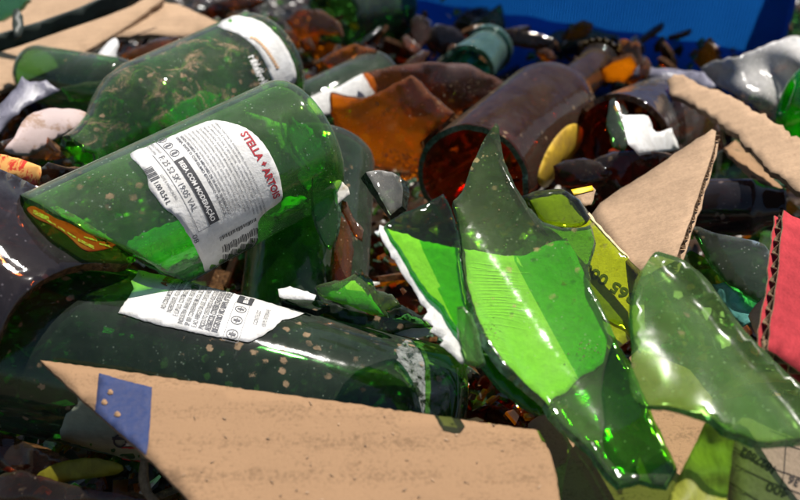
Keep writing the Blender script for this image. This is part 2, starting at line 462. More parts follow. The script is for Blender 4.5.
def smooth_outline(pts, k=4):
    """Catmull-Rom through the points"""
    out = []
    n = len(pts)
    for i in range(n):
        p0, p1, p2, p3 = (Vector(pts[(i + j - 1) % n]) for j in range(4))
        for j in range(k):
            t = j / k
            q = 0.5 * ((2 * p1) + (p2 - p0) * t + (2 * p0 - 5 * p1 + 4 * p2 - p3) * t * t + (3 * p1 - p0 - 3 * p2 + p3) * t ** 3)
            out.append((q.x, q.y))
    return out

def inside(pt, poly):
    x, y = pt; c = False; n = len(poly); j = n - 1
    for i in range(n):
        xi, yi = poly[i]; xj, yj = poly[j]
        if (yi > y) != (yj > y) and x < (xj - xi) * (y - yi) / (yj - yi) + xi: c = not c
        j = i
    return c

def tri(outline, step):
    xs = [p[0] for p in outline]; ys = [p[1] for p in outline]
    pts = [Vector(p) for p in outline]
    n0 = len(pts)
    edges = [(i, (i + 1) % n0) for i in range(n0)]
    y = min(ys) + step * 0.5; row = 0
    while y < max(ys):
        x = min(xs) + (step * 0.5 if row % 2 else step)
        while x < max(xs):
            if inside((x, y), outline):
                if min((pts[i] - Vector((x, y))).length for i in range(n0)) > step * 0.4:
                    pts.append(Vector((x, y)))
            x += step
        y += step * 0.87; row += 1
    v, e, f, ov, oe, of = delaunay_2d_cdt(pts, edges, [list(range(n0))], 1, 1e-4)
    return [tuple(p) for p in v], [tuple(q) for q in f]

def shell(name, outline, surf, thick, mats, parent=None, step=9, wav=0.0):
    """a sheet of real thickness: outline (photo px) dropped on a curved surface; second material on the broken rim"""
    v2, f2 = tri(outline, step)
    top = [surf(*p) for p in v2]
    # vertex normals from the faces, turned towards the camera
    nr = [Vector((0, 0, 0)) for _ in top]
    for f in f2:
        n = (top[f[1]] - top[f[0]]).cross(top[f[2]] - top[f[0]])
        if n.dot(CAM - top[f[0]]) < 0: n = -n
        for i in f: nr[i] += n
    for i, n in enumerate(nr): nr[i] = n.normalized() if n.length > 0 else -FW
    bot = [top[i] - nr[i] * thick for i in range(len(top))]
    k = len(top)
    faces, mi = [], []
    cnt = {}
    for f in f2:
        n = (top[f[1]] - top[f[0]]).cross(top[f[2]] - top[f[0]])
        if n.dot(CAM - top[f[0]]) < 0: f = tuple(reversed(f))
        faces.append(f); mi.append(0)
        faces.append(tuple(i + k for i in reversed(f))); mi.append(0)
        for a, b in zip(f, f[1:] + f[:1]): cnt[(a, b)] = cnt.get((a, b), 0) + 1
    for (a, b) in list(cnt):
        if (b, a) not in cnt:
            faces.append((b, a, a + k, b + k)); mi.append(1 if isinstance(mats, (list, tuple)) and len(mats) > 1 else 0)
    return mk(name, top + bot, faces, mats, parent, mi)

def lathe(name, cy, prof, wall, mats, parent=None, cut0=None, cut1=None, rows=60, seg=72, rip=0.0):
    """bottle wall turned round the axis; prof = [(s, r)] in metres; cut0/cut1(theta) trim its ends to a fracture"""
    q = [0.0]
    for a, b in zip(prof, prof[1:]): q.append(q[-1] + math.hypot(b[0] - a[0], b[1] - a[1]))
    def at(x):
        x = max(0, min(q[-1], x))
        for i in range(len(q) - 1):
            if x <= q[i + 1] or i == len(q) - 2:
                t = (x - q[i]) / max(1e-9, q[i + 1] - q[i])
                a, b = prof[i], prof[i + 1]
                s = a[0] + (b[0] - a[0]) * t; r = a[1] + (b[1] - a[1]) * t
                return s, r
    def nrm(x):
        a = at(x - 0.0006); b = at(x + 0.0006)
        ds, dr = b[0] - a[0], b[1] - a[1]; l = math.hypot(ds, dr) or 1
        return (-dr / l, ds / l)
    V, F, MI = [], [], []
    for layer in (0, 1):
        for i in range(rows):
            for j in range(seg):
                th = 2 * math.pi * j / seg
                q0 = cut0(th) if cut0 else 0.0; q1 = q[-1] - (cut1(th) if cut1 else 0.0)
                x = q0 + (q1 - q0) * i / (rows - 1)
                s, r = at(x)
                if layer:
                    n = nrm(x); s -= n[0] * wall; r -= n[1] * wall
                    r = max(r, 0.0002)
                if rip: r += rip * noise.noise(Vector((s * 60, math.cos(th) * 1.5, math.sin(th) * 1.5)))
                V.append(cy.pt(s, th, max(r, 0.0001)))
    G = rows * seg
    for i in range(rows - 1):
        for j in range(seg):
            a, b = i * seg + j, i * seg + (j + 1) % seg
            c, d = b + seg, a + seg
            F.append((a, b, c, d)); MI.append(0)
            F.append((d + G, c + G, b + G, a + G)); MI.append(0)
    for j in range(seg):
        a, b = j, (j + 1) % seg
        F.append((b, a, a + G, b + G)); MI.append(1)
        if prof[-1][1] > 0.002 or cut1:
            a += (rows - 1) * seg; b += (rows - 1) * seg
            F.append((a, b, b + G, a + G)); MI.append(1)
    return mk(name, V, F, mats, parent, MI)

# ---- lettering
_gc = {}
def glyphs(body, bold=0.0):
    key = (body, bold)
    if key not in _gc:
        cu = bpy.data.curves.new('t', 'FONT'); cu.body = body; cu.size = 1.0; cu.resolution_u = 3; cu.offset = bold
        ob = bpy.data.objects.new('t', cu); col.objects.link(ob)
        dg = bpy.context.evaluated_depsgraph_get(); dg.update()
        me = ob.evaluated_get(dg).to_mesh()
        vs = [(v.co.x, v.co.y) for v in me.vertices]; fs = [tuple(p.vertices) for p in me.polygons]
        ob.evaluated_get(dg).to_mesh_clear()
        bpy.data.objects.remove(ob); bpy.data.curves.remove(cu)
        _gc[key] = (vs, fs)
    return _gc[key]

class Print:
    """collects flat lettering in label coordinates (cm), then wraps it on a surface"""
    def __init__(s): s.V, s.F, s.MI = [], [], []
    def text(s, body, x, y, size, width=None, mi=0, bold=0.0, ang=0.0):
        vs, fs = glyphs(body, bold)
        if not vs: return 0
        w = max(v[0] for v in vs)
        kx = size if width is None else width / w
        ca, sa = math.cos(ang), math.sin(ang)
        b = len(s.V)
        for v in vs:
            a_, b_ = v[0] * kx, v[1] * size
            s.V.append((x + a_ * ca - b_ * sa, y + a_ * sa + b_ * ca))
        for f in fs: s.F.append(tuple(i + b for i in f)); s.MI.append(mi)
        return w * kx
    def rect(s, x0, y0, x1, y1, mi=0, n=1):
        for k in range(n):
            a = x0 + (x1 - x0) * k / n; c = x0 + (x1 - x0) * (k + 1) / n
            b = len(s.V)
            s.V += [(a, y0), (c, y0), (c, y1), (a, y1)]
            s.F.append((b, b + 1, b + 2, b + 3)); s.MI.append(mi)
    def ring(s, x, y, r, w, mi=0, n=20):
        for k in range(n):
            t0, t1 = 2 * math.pi * k / n, 2 * math.pi * (k + 1) / n
            b = len(s.V)
            s.V += [(x + r * math.cos(t0), y + r * math.sin(t0)), (x + r * math.cos(t1), y + r * math.sin(t1)),
                    (x + (r - w) * math.cos(t1), y + (r - w) * math.sin(t1)), (x + (r - w) * math.cos(t0), y + (r - w) * math.sin(t0))]
            s.F.append((b, b + 1, b + 2, b + 3)); s.MI.append(mi)
    def build(s, name, fn, mats, parent):
        me_v = [fn(x * CM, y * CM) for x, y in s.V]
        o = mk(name, me_v, s.F, mats, parent, None, smooth=False)
        for p, m_ in zip(o.data.polygons, s.MI): p.material_index = m_
        return o

MM = 0.001
#=MARK=
def off(surf, mm):
    """the same surface moved mm towards the camera side along the ray"""
    def f(px, py):
        p = surf(px, py)
        return p + (CAM - p).normalized() * mm * MM
    return f

def pxprint(pr, name, surf, mats, parent, mm=0.35):
    """lettering drawn in photo pixels laid on a surface"""
    g = off(surf, mm)
    vs = [g(x, y) for x, y in pr.V]
    o = mk(name, vs, pr.F, mats, parent, None, smooth=False)
    for p, m_ in zip(o.data.polygons, pr.MI): p.material_index = m_
    return o

def fluted(name, outline, surf, thick_cm, mats, label, cat, inner='card_core', step=14, flute=0.75, amp=1.2, seed=1, group=None):
    """corrugated board: two liners and the wavy sheet between them, showing at the cut edges"""
    A, B, C_ = surf(*outline[0]), surf(*outline[len(outline) // 3]), surf(*outline[2 * len(outline) // 3])
    n = (B - A).cross(C_ - A).normalized()
    if n.dot(CAM - A) < 0: n = -n
    ol = rough_outline(outline, amp, 8, seed)
    t = thick_cm * CM
    root = shell(name, ol, surf, 0.5 * MM, mats, None, step)
    tag(root, label, cat, group)
    low = lambda x, y: surf(x, y) - n * t
    ol2 = rough_outline(outline, amp, 8, seed + 5)
    shell('inner_liner', ol2, low, 0.5 * MM, mats, root, step * 2)
    V, F = [], []
    pts = [surf(*p) for p in ol]
    dist = 0.0; m = len(pts)
    cen = sum(pts, Vector()) / m
    samples = []
    for i in range(m):
        a, b = pts[i], pts[(i + 1) % m]
        l = (b - a).length; k = max(1, int(l / (flute * CM / 8)))
        for j in range(k): samples.append((a + (b - a) * j / k, dist + l * j / k, (b - a).normalized()))
        dist += l
    for p, dd, tg in samples:
        h = 0.5 * t + 0.42 * (t - 1.0 * MM) * math.sin(2 * math.pi * dd / (flute * CM))
        inn = n.cross(tg)
        if inn.dot(cen - p) < 0: inn = -inn
        jit = 0.5 * MM * noise.noise(p * 300)
        for e, w in ((0, 0), (1, 0)):
            V.append(p - n * (h - 0.25 * MM + 0.5 * MM * 0) + inn * (0.3 * MM + jit + (5 * MM if e else 0)))
        V.append(p - n * (h + 0.3 * MM) + inn * (0.3 * MM + jit)); V.append(p - n * (h + 0.3 * MM) + inn * (5.3 * MM + jit))
    K = len(samples)
    for i in range(K):
        a = 4 * i; b = 4 * ((i + 1) % K)
        F += [(a, a + 1, b + 1, b), (a + 2, b + 2, b + 3, a + 3), (a, b, b + 2, a + 2)]
    mk('fluting', V, F, inner, root, None, smooth=False)
    return root

# ------------------------------------------------------------------ the ground under the pile
def ground():
    V, F = [], []
    nx, ny = 90, 110
    for j in range(ny):
        for i in range(nx):
            x = (-75 + 150 * i / (nx - 1)); y = (2 + 150 * j / (ny - 1))
            z = -8.5 + 1.4 * noise.noise(Vector((x / 6, y / 6, 0))) + 0.6 * noise.noise(Vector((x / 2, y / 2, 3)))
            V.append(Vector((x, y, z)) * CM)
    for j in range(ny - 1):
        for i in range(nx - 1):
            a = j * nx + i
            F.append((a, a + 1, a + nx + 1, a + nx))
    o = mk('ground', V, F, 'ground'); tag(o, kind='structure')
    # the plain surface further out, carrying on under the pile's edges
    V = [Vector(p) for p in ((-30, -30, -0.12), (30, -30, -0.12), (30, 30, -0.12), (-30, 30, -0.12))]
    o = mk('yard_ground', V, [(0, 1, 2, 3)], plain('packed_earth', (0.16, 0.12, 0.085), 0.95, 0.4, 3, 0.4), smooth=False); tag(o, kind='structure')
ground()

# ------------------------------------------------------------------ bottles
def jag(seed, base, tilt, phase, amp):
    def f(th):
        return (base + tilt * math.cos(th - phase) + amp * noise.noise(Vector((2.2 * math.cos(th) + seed, 2.2 * math.sin(th), seed)))
                + amp * 0.35 * noise.noise(Vector((7 * math.cos(th) + seed, 7 * math.sin(th), seed + 9)))) * CM
    return f

def base_prof(s_end, r, heel=0.7, s0=0.0):
    """straight wall, rounded heel and pushed-in bottom, cm"""
    pr = [(s0, r)]
    pr += [(s_end - heel + heel * math.sin(a), r - heel + heel * math.cos(a)) for a in [i * math.pi / 16 for i in range(0, 9)]]
    pr += [(s_end - 0.05, r - heel - 0.25), (s_end - 0.5, r * 0.45), (s_end - 0.7, r * 0.2), (s_end - 0.75, 0.01)]
    return [(a * CM, b * CM) for a, b in pr]

def between(cy, p0, p1, dr=0.0):
    """text line running round the bottle from one photo point to another: (q, th0, th1)"""
    q0, t0 = cy.inv(*p0, dr); q1, t1 = cy.inv(*p1, dr)
    return (q0 + q1) / 2, t0, t1

def ring_fn(cy, q0, th0, sx, sy, dr):
    r = cy.r + dr
    return lambda x, y: cy.pt(q0 + sy * y, th0 + sx * x / r, r)

# --- large green bottle with the white back label
B1 = Cyl(P(50, 269, 34.1), P(312, 137, 39.6), 3.14 * CM)
L1 = B1.L / CM
b1 = empty('green_bottle', B1.pt(B1.L / 2, math.pi, B1.r), 'broken green bottle lying tilted with white back label, red lettering and black strip', 'bottle')
_cutline = [(31, 201), (105, 240), (140, 259), (215, 300)]
def _side(p):
    """how far right of the fracture line a photo point lies"""
    for (x0, y0), (x1, y1) in zip(_cutline, _cutline[1:]):
        if p[1] <= y1 or (x1, y1) == _cutline[-1]:
            return p[0] - (x0 + (x1 - x0) * (p[1] - y0) / (y1 - y0))
def cut_b1(th):
    q = -1.5 * CM
    while q < 9.5 * CM and _side(proj(B1.pt(q, th, B1.r))) < (0 if math.cos(th) > 0 else -4): q += 0.04 * CM
    return max(0.0, q + 0.12 * CM * noise.noise(Vector((4 * math.cos(th), 4 * math.sin(th), 1.3))))
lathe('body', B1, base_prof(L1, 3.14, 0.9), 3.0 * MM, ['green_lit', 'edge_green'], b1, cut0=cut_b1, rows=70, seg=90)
lab1 = [(130, 154), (150, 145), (180, 132), (208, 121), (222, 121), (246, 128), (264, 144), (277, 168), (282, 189), (281, 201), (266, 212), (258, 223),
        (254, 247), (210, 272), (203, 264), (197, 251), (189, 236), (176, 217), (164, 208), (156, 197), (149, 188), (147, 176), (139, 165)]
l1 = shell('label', rough_outline(smooth_outline(lab1, 3), 0.5, 2.5, 3), B1.surf(0.25 * MM), 0.2 * MM, ['paper'], b1, step=6)
shell('light_backing', rough_outline([(128, 246), (146, 236), (168, 226), (196, 218), (214, 228), (226, 250), (214, 282), (190, 290), (165, 275), (140, 262)], 1.5, 5, 12), lambda x, y: B1.hit(x, y, 0.3 * MM, True), 0.25 * MM, ['paper_back'], b1, step=7)  # pale patch added behind the far wall to brighten the green like focused sunlight
shell('end_light_backing', rough_outline([(246, 112), (268, 118), (290, 126), (312, 142), (326, 160), (322, 184), (306, 200), (296, 190), (288, 168), (272, 140), (252, 128)], 1.5, 5, 13), lambda x, y: B1.hit(x, y, 0.3 * MM, True), 0.25 * MM, ['paper_back'], b1, step=7)  # second added patch, brightening the green at the closed end
lines = ["CERVEJA PURO MALTE. INGREDIENTES: ÁGUA, MALTE E LÚPULO. CONTÉM GLÚTEN.", "PRODUZIDO E ENVASADO NO BRASIL. CONSERVAR EM LOCAL SECO E FRESCO,", "AO ABRIGO DO SOL E SEM ODOR. VALIDADE E LOTE: VIDE O RÓTULO.",
         "SERVIR GELADA. AGITAR NÃO É NECESSÁRIO. REGISTRO NO MINISTÉRIO", "DA AGRICULTURA. INDÚSTRIA BRASILEIRA. ATENDIMENTO AO CLIENTE.", "NÃO CONTÉM AROMAS ARTIFICIAIS. TEOR ALCOÓLICO POR VOLUME",
         "PRODUTO DESTINADO A ADULTOS. ESTE PRODUTO É RECICLÁVEL.", "APÓS ABERTO CONSUMIR DE IMEDIATO. MANTER NA POSIÇÃO VERTICAL.", "CONTÉM CEVADA. ALÉRGICOS: CONTÉM DERIVADOS DE CEVADA.",
         "VENDA PROIBIDA PARA MENORES DE 18 ANOS. SE BEBER NÃO", "DIRIJA. EVITE O CONSUMO EXCESSIVO DE ÁLCOOL."]
pr = Print()
dr = 0.42 * MM
qS, tS0, tS1 = between(B1, (239, 134), (275, 199), dr)
qK, tK0, tK1 = between(B1, (172, 162), (216, 222), dr)
sx = 1 if tS1 > tS0 else -1
R1 = (B1.r + dr) / CM
def X(th): return (th - tS0) * sx * R1
f1 = ring_fn(B1, qS, tS0, sx, 1, dr)
wS = X(tS1)
pr.text("STELLA", 0, 0, 0.46, wS * 0.44, 1, 0.03); pr.text("\u2726" if False else "+", wS * 0.475, 0.05, 0.42, wS * 0.05, 1, 0.06); pr.text("ARTOIS", wS * 0.56, 0, 0.46, wS * 0.44, 1, 0.03)
yK = (qK - qS) / CM
n = len(lines)
for i, t in enumerate(lines):
    y = -0.55 + (yK + 0.62 + 0.55) * i / (n - 1)
    big = i >= n - 2
    x0 = -1.1 - 0.02 * i
    x1 = wS + 0.5 - (0.62 if i > 3 else 0.1 * i) - (0.25 if i > 5 else 0)
    pr.text(t, x0, y, abs(yK + 1.17) / (n - 1) * (0.62 if not big else 0.85), x1 - x0, 0, 0.0 if not big else 0.02)
xk0, xk1 = X(tK0), X(tK1)
pr.rect(xk0, yK - 0.09, xk1, yK + 0.36, 2, 14)
pr.text("BEBA COM MODERAÇÃO", xk0 + 0.12, yK + 0.02, 0.27, xk1 - xk0 - 0.22, 3, 0.03)
# icons in their frame, before the strip
for k in range(3):
    xx = xk0 - 0.35 - 0.52 * k
    pr.ring(xx, yK + 0.14, 0.19, 0.03, 0); pr.rect(xx - 0.05, yK + 0.02, xx + 0.05, yK + 0.26, 0)
pr.rect(xk0 - 1.7, yK - 0.12, xk1 + 0.05, yK - 0.10, 0, 16)
pr.text("F: 25 52 SK 19:05 VAL", xk0 - 0.5, yK - 0.52, 0.36, 2.7, 4, 0.0)
pr.rect(xk0 - 0.75, yK - 0.64, xk1 + 0.05, yK - 0.62, 0, 14)
pr.rect(xk1 + 0.03, yK - 0.64, xk1 + 0.05, yK - 0.10, 0)
pr.text("RECICLE A GARRAFA", xk0 - 1.5, yK - 0.36, 0.15, 0.85, 4); pr.text("E A TAMPA SEMPRE", xk0 - 1.5, yK - 0.56, 0.15, 0.8, 4)
for k in range(9):
    pr.rect(xk0 - 0.25 + 0.075 * k, yK - 1.35, xk0 - 0.25 + 0.075 * k + (0.045 if k % 3 else 0.025), yK - 0.95, 2)
pr.text("1.00 0.54 L", xk0 + 0.45, yK - 1.3, 0.3, 1.05, 2, 0.01); pr.text("LOTE E FABRICAÇÃO", xk0 + 0.3, yK - 0.9, 0.14, 1.2, 4)
pr.text("08", xk1 + 0.05, yK - 0.95, 0.3, 0.4, 4)
# bar code below the last lines
qb, tb0, tb1 = between(B1, (222, 236), (232, 258), dr)
xb0, xb1 = X(tb0), X(tb1) + 0.05
yb = yK + 0.12
rb = random.Random(4)
y = yb
while y < yb + 1.75:
    w = rb.choice([0.02, 0.03, 0.045, 0.06]); pr.rect(xb0, y, xb1 + 0.2, y + w, 2, 3); y += w + rb.choice([0.02, 0.03, 0.04])
pr.text("7 891991 2952", 0, 0, 0.001, 0.001, 0)
pr.build('lettering', f1, ['ink_grey', 'ink_red', 'ink', 'ink_white', 'ink_grey'], l1)

# --- long dark green bottle in front
B3 = Cyl(P(-150, 296, 34.8), P(450, 438, 37.2), 3.86 * CM)
b3 = empty('green_bottle', B3.pt(B3.L / 2, math.pi, B3.r), 'long dark green bottle lying level, mud spotted, torn white text label on top', 'bottle')
lathe('body', B3, base_prof(B3.L / CM, 3.86, 1.3), 3.5 * MM, ['dark_green', 'edge_dark'], b3, cut0=jag(2, 0.6, 0.5, 1, 0.8), rows=80, seg=90)
lab3 = [(138, 270), (162, 275), (210, 287), (260, 300), (305, 313), (292, 318), (282, 320), (275, 327), (262, 336), (248, 342), (217, 337), (160, 325), (118, 313), (127, 300), (134, 289), (131, 281), (136, 276)]
l3 = shell('label', rough_outline(lab3, 0.6, 3, 5), B3.surf(0.55 * MM), 0.2 * MM, ['paper'], b3, step=7)
pr = Print(); dr = 0.75 * MM
q0, t0 = B3.inv(150, 322, dr); _, t1 = B3.inv(170, 280, dr)
sx = 1 if t1 > t0 else -1
R3 = (B3.r + dr) / CM
f3 = lambda x, y: B3.pt(q0 - y, t0 + sx * x / (B3.r + dr), B3.r + dr)          # letters stand with their tops towards the neck
W3 = abs(t1 - t0) * R3
qe, _ = B3.inv(222, 330, dr)
Ltot = (qe - q0) / CM
body3 = ["AO CONSUMIDOR: SAC 0800 725 0001", "INGREDIENTES: ÁGUA, MALTE DE CEVADA", "E LÚPULO. CONTÉM GLÚTEN. VALIDADE", "INDÚSTRIA BRASILEIRA. REGISTRO NO MAPA", "SP 003 CONSERVAR EM LOCAL SECO, FRESCO",
         "E AO ABRIGO DA LUZ. CNPJ DO FABRICANTE", "PRODUTO DESTINADO A ADULTOS. CERVEJA", "ALÉRGICOS: CONTÉM CEVADA E DERIVADOS", "REGISTRO NO MAPA, Nº DE SÉRIE"]
for i, t in enumerate(body3):
    y = -(0.35 + (Ltot - 0.5) * i / (len(body3) - 1))
    x0 = 0.75 - 0.1 * i if i < 3 else 0.25
    pr.text(t, max(0.1, x0), y, 0.28 if i < 7 else 0.34, W3 + 0.35 - max(0.1, x0), 0, 0.015 if i < 7 else 0.035)
pr.text("ARTOIS", W3 - 0.75, 0.0, 0.42, 2.0, 1, 0.03)
yb = -(Ltot + 0.55)
for k in range(3):
    xx = 0.35 + 0.75 * k
    pr.ring(xx, yb + 0.12, 0.24, 0.035, 0); pr.rect(xx - 0.06, yb - 0.02, xx + 0.06, yb + 0.26, 0); pr.rect(xx - 0.14, yb + 0.1, xx + 0.14, yb + 0.15, 0)
for (a, b, c, d) in ((0, yb - 0.2, 2.3, yb - 0.18), (0, yb + 0.42, 2.3, yb + 0.44), (0, yb - 0.2, 0.02, yb + 0.44), (2.28, yb - 0.2, 2.3, yb + 0.44)): pr.rect(a, b, c, d, 0, 6)
pr.rect(2.35, yb - 0.25, 3.3, yb + 0.4, 2, 5); pr.text("BEBA COM", 2.42, yb - 0.05, 0.28, 0.85, 3, 0.03)
pr.text("CONTEÚDO", 1.1, yb - 0.7, 0.26, 1.0, 0); pr.text("600 ML RETORNÁVEL", 1.1, yb - 1.05, 0.26, 1.3, 0)
pr.build('lettering', f3, ['ink_grey', 'ink_red', 'ink', 'ink_white'], l3)
shell('dust_patch', rough_outline(smooth_outline([(396, 350), (410, 340), (424, 346), (430, 362), (444, 374), (450, 392), (446, 412), (430, 416), (414, 404), (410, 384), (398, 372)], 2), 2.5, 3, 9), B3.surf(0.15 * MM), 0.1 * MM, ['dust_film'], b3, step=6)
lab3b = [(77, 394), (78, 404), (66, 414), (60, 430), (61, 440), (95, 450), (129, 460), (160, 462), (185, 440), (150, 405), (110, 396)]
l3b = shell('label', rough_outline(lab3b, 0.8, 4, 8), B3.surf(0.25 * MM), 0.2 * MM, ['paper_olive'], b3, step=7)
l3b['label'] = 'grey green label on the shaded side'
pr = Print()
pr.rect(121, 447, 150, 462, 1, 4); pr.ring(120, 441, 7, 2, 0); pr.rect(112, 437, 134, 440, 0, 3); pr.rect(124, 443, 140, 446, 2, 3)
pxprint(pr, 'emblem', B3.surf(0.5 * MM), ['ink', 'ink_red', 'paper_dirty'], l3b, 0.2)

# --- back bottle, broken at the shoulder, muddy
B2 = Cyl(P(76, 160, 44.0), P(270, 62, 53.5), 3.45 * CM)
L2 = B2.L / CM
b2 = empty('green_bottle', B2.pt(B2.L * 0.6, math.pi, B2.r), 'muddy green bottle snapped at its neck, white band near its base', 'bottle')
pf = [(0, 1.35), (1.0, 1.5), (2.0, 1.9), (3.0, 2.65), (4.0, 3.2), (5.2, 3.45)]
prof2 = [(a * CM, b * CM) for a, b in pf] + base_prof(L2, 3.45, 1.0, 5.5)
lathe('body', B2, prof2, 3.2 * MM, ['green_muddy', 'edge_green'], b2, cut0=jag(5, 0.35, 0.3, 2, 0.5), rows=80, seg=90)
band = [(217, 26), (232, 16), (246, 17), (262, 22), (278, 36), (290, 55), (296, 72), (294, 84), (276, 94), (272, 80), (264, 60), (252, 44), (236, 33)]
l2 = shell('label', rough_outline(smooth_outline(band, 2), 0.4, 3, 4), B2.surf(0.3 * MM), 0.2 * MM, ['paper'], b2, step=6)
shell('light_backing', rough_outline([(148, 128), (160, 108), (190, 96), (216, 96), (222, 112), (200, 128), (176, 142), (156, 146)], 2, 5, 15), lambda x, y: B2.hit(x, y, 0.3 * MM, True), 0.25 * MM, ['paper_back'], b2, step=7)  # pale patch added behind the muddy glass as a stand-in for focused light
pr = Print()
for k in range(14):
    t = k / 13; x = 250 + 26 * t ** 0.8; y = 36 + 30 * t ** 1.25
    pr.rect(x, y, x + 3.2, y + 2.4, 0)
pxprint(pr, 'lettering', B2.surf(0.5 * MM), ['ink_orange'], l2, 0.3)
pr = Print()
rg = random.Random(8)
for k in range(9):                                   # worn white letters, no longer readable
    x = 248 + 4.1 * k
    pr.rect(x, -57, x + 1.2, -57 + rg.uniform(5, 9)); pr.rect(x + 0.8, -57 + rg.uniform(0, 4), x + 3.2, -57 + rg.uniform(5, 6.5))
    if rg.random() < 0.6: pr.rect(x + 2.4, -57, x + 3.4, -57 + rg.uniform(6, 9))
ca, sa = math.cos(R(66)), math.sin(R(66))
pr.V = [(248 + (x - 248) * ca + (y + 57) * sa * 1, 57 + (x - 248) * sa - (y + 57) * ca) for x, y in pr.V]
pxprint(pr, 'white_lettering', B2.surf(0.3 * MM), ['ink_white'], b2, 0.2)

# --- dark brown bottle at the left, its end broken off in a curve; the red strip label
s0 = curved((-60, 248), (78, 338), 30.0, 30.4, 97, 97, 1, xt=-1.7)
dark_out = [(-70, 130), (-20, 160), (12, 174), (40, 189), (62, 207), (85, 225), (110, 243), (134, 257), (134, 262), (122, 264), (95, 263), (72, 267), (50, 276), (33, 287), (17, 303), (5, 322), (-5, 345), (-60, 420), (-140, 380), (-150, 200)]
b0 = shell('brown_bottle', rough_outline(smooth_outline(dark_out, 2), 0.35, 5, 11), s0, 4 * MM, ['purple_dark', 'edge_brown'], None, step=9)
tag(b0, 'dusty purple-black bottle piece with a curved broken edge and a red strip label', 'bottle')
red = [(27, 209), (33, 206), (44, 208), (58, 216), (76, 227), (92, 235), (106, 241), (116, 245), (106, 249), (90, 251), (80, 247), (66, 234), (50, 224), (36, 218)]
lr = shell('label', rough_outline(smooth_outline(red, 3), 0.2, 3, 2), off(s0, 0.5), 0.2 * MM, ['red_label'], b0, step=5)
lr['label'] = 'red strip label with pale print'
pr = Print()
def along(a, b, f0, f1, w, mi=0, n=5):
    for k in range(n):
        t0, t1 = f0 + (f1 - f0) * k / n, f0 + (f1 - f0) * (k + 1) / n
        p, q = (a[0] + (b[0] - a[0]) * t0, a[1] + (b[1] - a[1]) * t0), (a[0] + (b[0] - a[0]) * t1, a[1] + (b[1] - a[1]) * t1)
        i = len(pr.V); pr.V += [p, q, (q[0], q[1] + w), (p[0], p[1] + w)]; pr.F.append((i, i + 1, i + 2, i + 3)); pr.MI.append(mi)
along((33, 209), (49, 217), 0, 1, 4.5); along((47, 219), (76, 237), 0, 0.3, 1.8); along((47, 219), (76, 237), 0.38, 0.62, 1.8); along((47, 219), (76, 237), 0.7, 1, 1.8)
along((78, 238), (94, 246), 0, 1, 3.2); along((84, 236), (110, 244), 0, 0.5, 1.6); along((84, 238.5), (112, 246), 0.55, 1, 1.8)
pxprint(pr, 'pale_print', s0, ['pink_print'], lr, 1.0)
pr = Print()
lr2 = shell('neck_strip', rough_outline([(50, 207), (58, 206), (80, 218), (100, 231), (114, 240), (108, 242), (88, 232), (66, 220)], 0.4, 3, 3), off(s0, 2.5), 0.2 * MM, [plain('rust_red_strip', (0.30, 0.09, 0.03), 0.5, 0.4, 300, c2=(0.30, 0.30, 0.14), thr=(0.5, 0.56))], b0, step=5)

# --- brown bottle with its mouth broken open towards us and a gold crown cap
BR = Cyl(P(470, 184, 47.5), P(602, 60, 65.0), 3.35 * CM)
LR = BR.L / CM
br = empty('brown_bottle', BR.pt(BR.L * 0.4, math.pi, BR.r), 'dusty brown bottle broken open at the body, gold cap still on its neck', 'bottle')
sb = LR * 0.50
pf = [(0, 3.35), (sb, 3.35), (sb + 1.0, 3.15), (sb + 2.2, 2.4), (sb + 3.4, 1.75), (sb + 4.8, 1.45), (LR - 1.2, 1.32), (LR - 1.1, 1.55), (LR - 0.6, 1.55), (LR - 0.5, 1.3), (LR, 1.3)]
lathe('body', BR, [(a * CM, b * CM) for a, b in pf], 3.2 * MM, ['brown', 'edge_green'], br, cut0=jag(7, 0.3, 0.3, 0.5, 0.4), rows=80, seg=80)
def crown(cy, q, r, h, name, parent, m='gold'):
    V, F = [], []
    n = 84
    for (s, rr, w) in ((q - h, r * 1.16, 1), (q - h * 0.4, r * 1.06, 0.5), (q, r * 0.98, 0), (q + 0.1 * CM, r * 0.85, 0), (q + 0.12 * CM, 0.0003, 0)):
        for j in range(n):
            th = 2 * math.pi * j / n
            V.append(cy.pt(s, th, rr * (1 + 0.07 * w * math.cos(21 * th))))
    for i in range(4):
        for j in range(n):
            a, b = i * n + j, i * n + (j + 1) % n
            F.append((a, b, b + n, a + n))
    return mk(name, V, F, m, parent)
crown(BR, BR.L + 0.05 * CM, 1.62 * CM, 0.75 * CM, 'crown_cap', br)
yl = shell('label', smooth_outline([(541, 186), (538, 176), (545, 155), (555, 138), (567, 126), (577, 124), (583, 131), (580, 146), (570, 160), (556, 176), (547, 187)], 3), BR.surf(0.35 * MM), 0.25 * MM, ['yellow'], br, step=6)

# --- green bottle standing behind, in the shade under the labelled bottle
B4 = Cyl(P(300, 345, 40.5), P(318, 150, 45.5), 3.1 * CM)
b4 = empty('green_bottle', B4.A, 'dark green bottle half buried below the white labelled bottle, in shade', 'bottle')
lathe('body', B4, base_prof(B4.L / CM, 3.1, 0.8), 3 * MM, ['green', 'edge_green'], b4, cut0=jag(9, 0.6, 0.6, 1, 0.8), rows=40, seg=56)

# --- pale labelled bottle between the green ones and the amber shards
B5 = Cyl(P(300, 120, 56), P(385, 78, 60), 2.2 * CM)
b5 = empty('green_bottle', B5.A, 'green bottle with wide cream label lying behind amber shards, mostly hidden', 'bottle')
lathe('body', B5, base_prof(B5.L / CM, 2.2, 0.5), 3 * MM, ['green', 'edge_green'], b5, cut0=jag(11, 0.3, 0.2, 1, 0.4), rows=30, seg=48)
shell('label', smooth_outline([(308, 98), (340, 86), (366, 72), (376, 84), (372, 98), (336, 112), (314, 118)], 2), B5.surf(0.4 * MM), 0.2 * MM, ['paper_back'], b5, step=7)

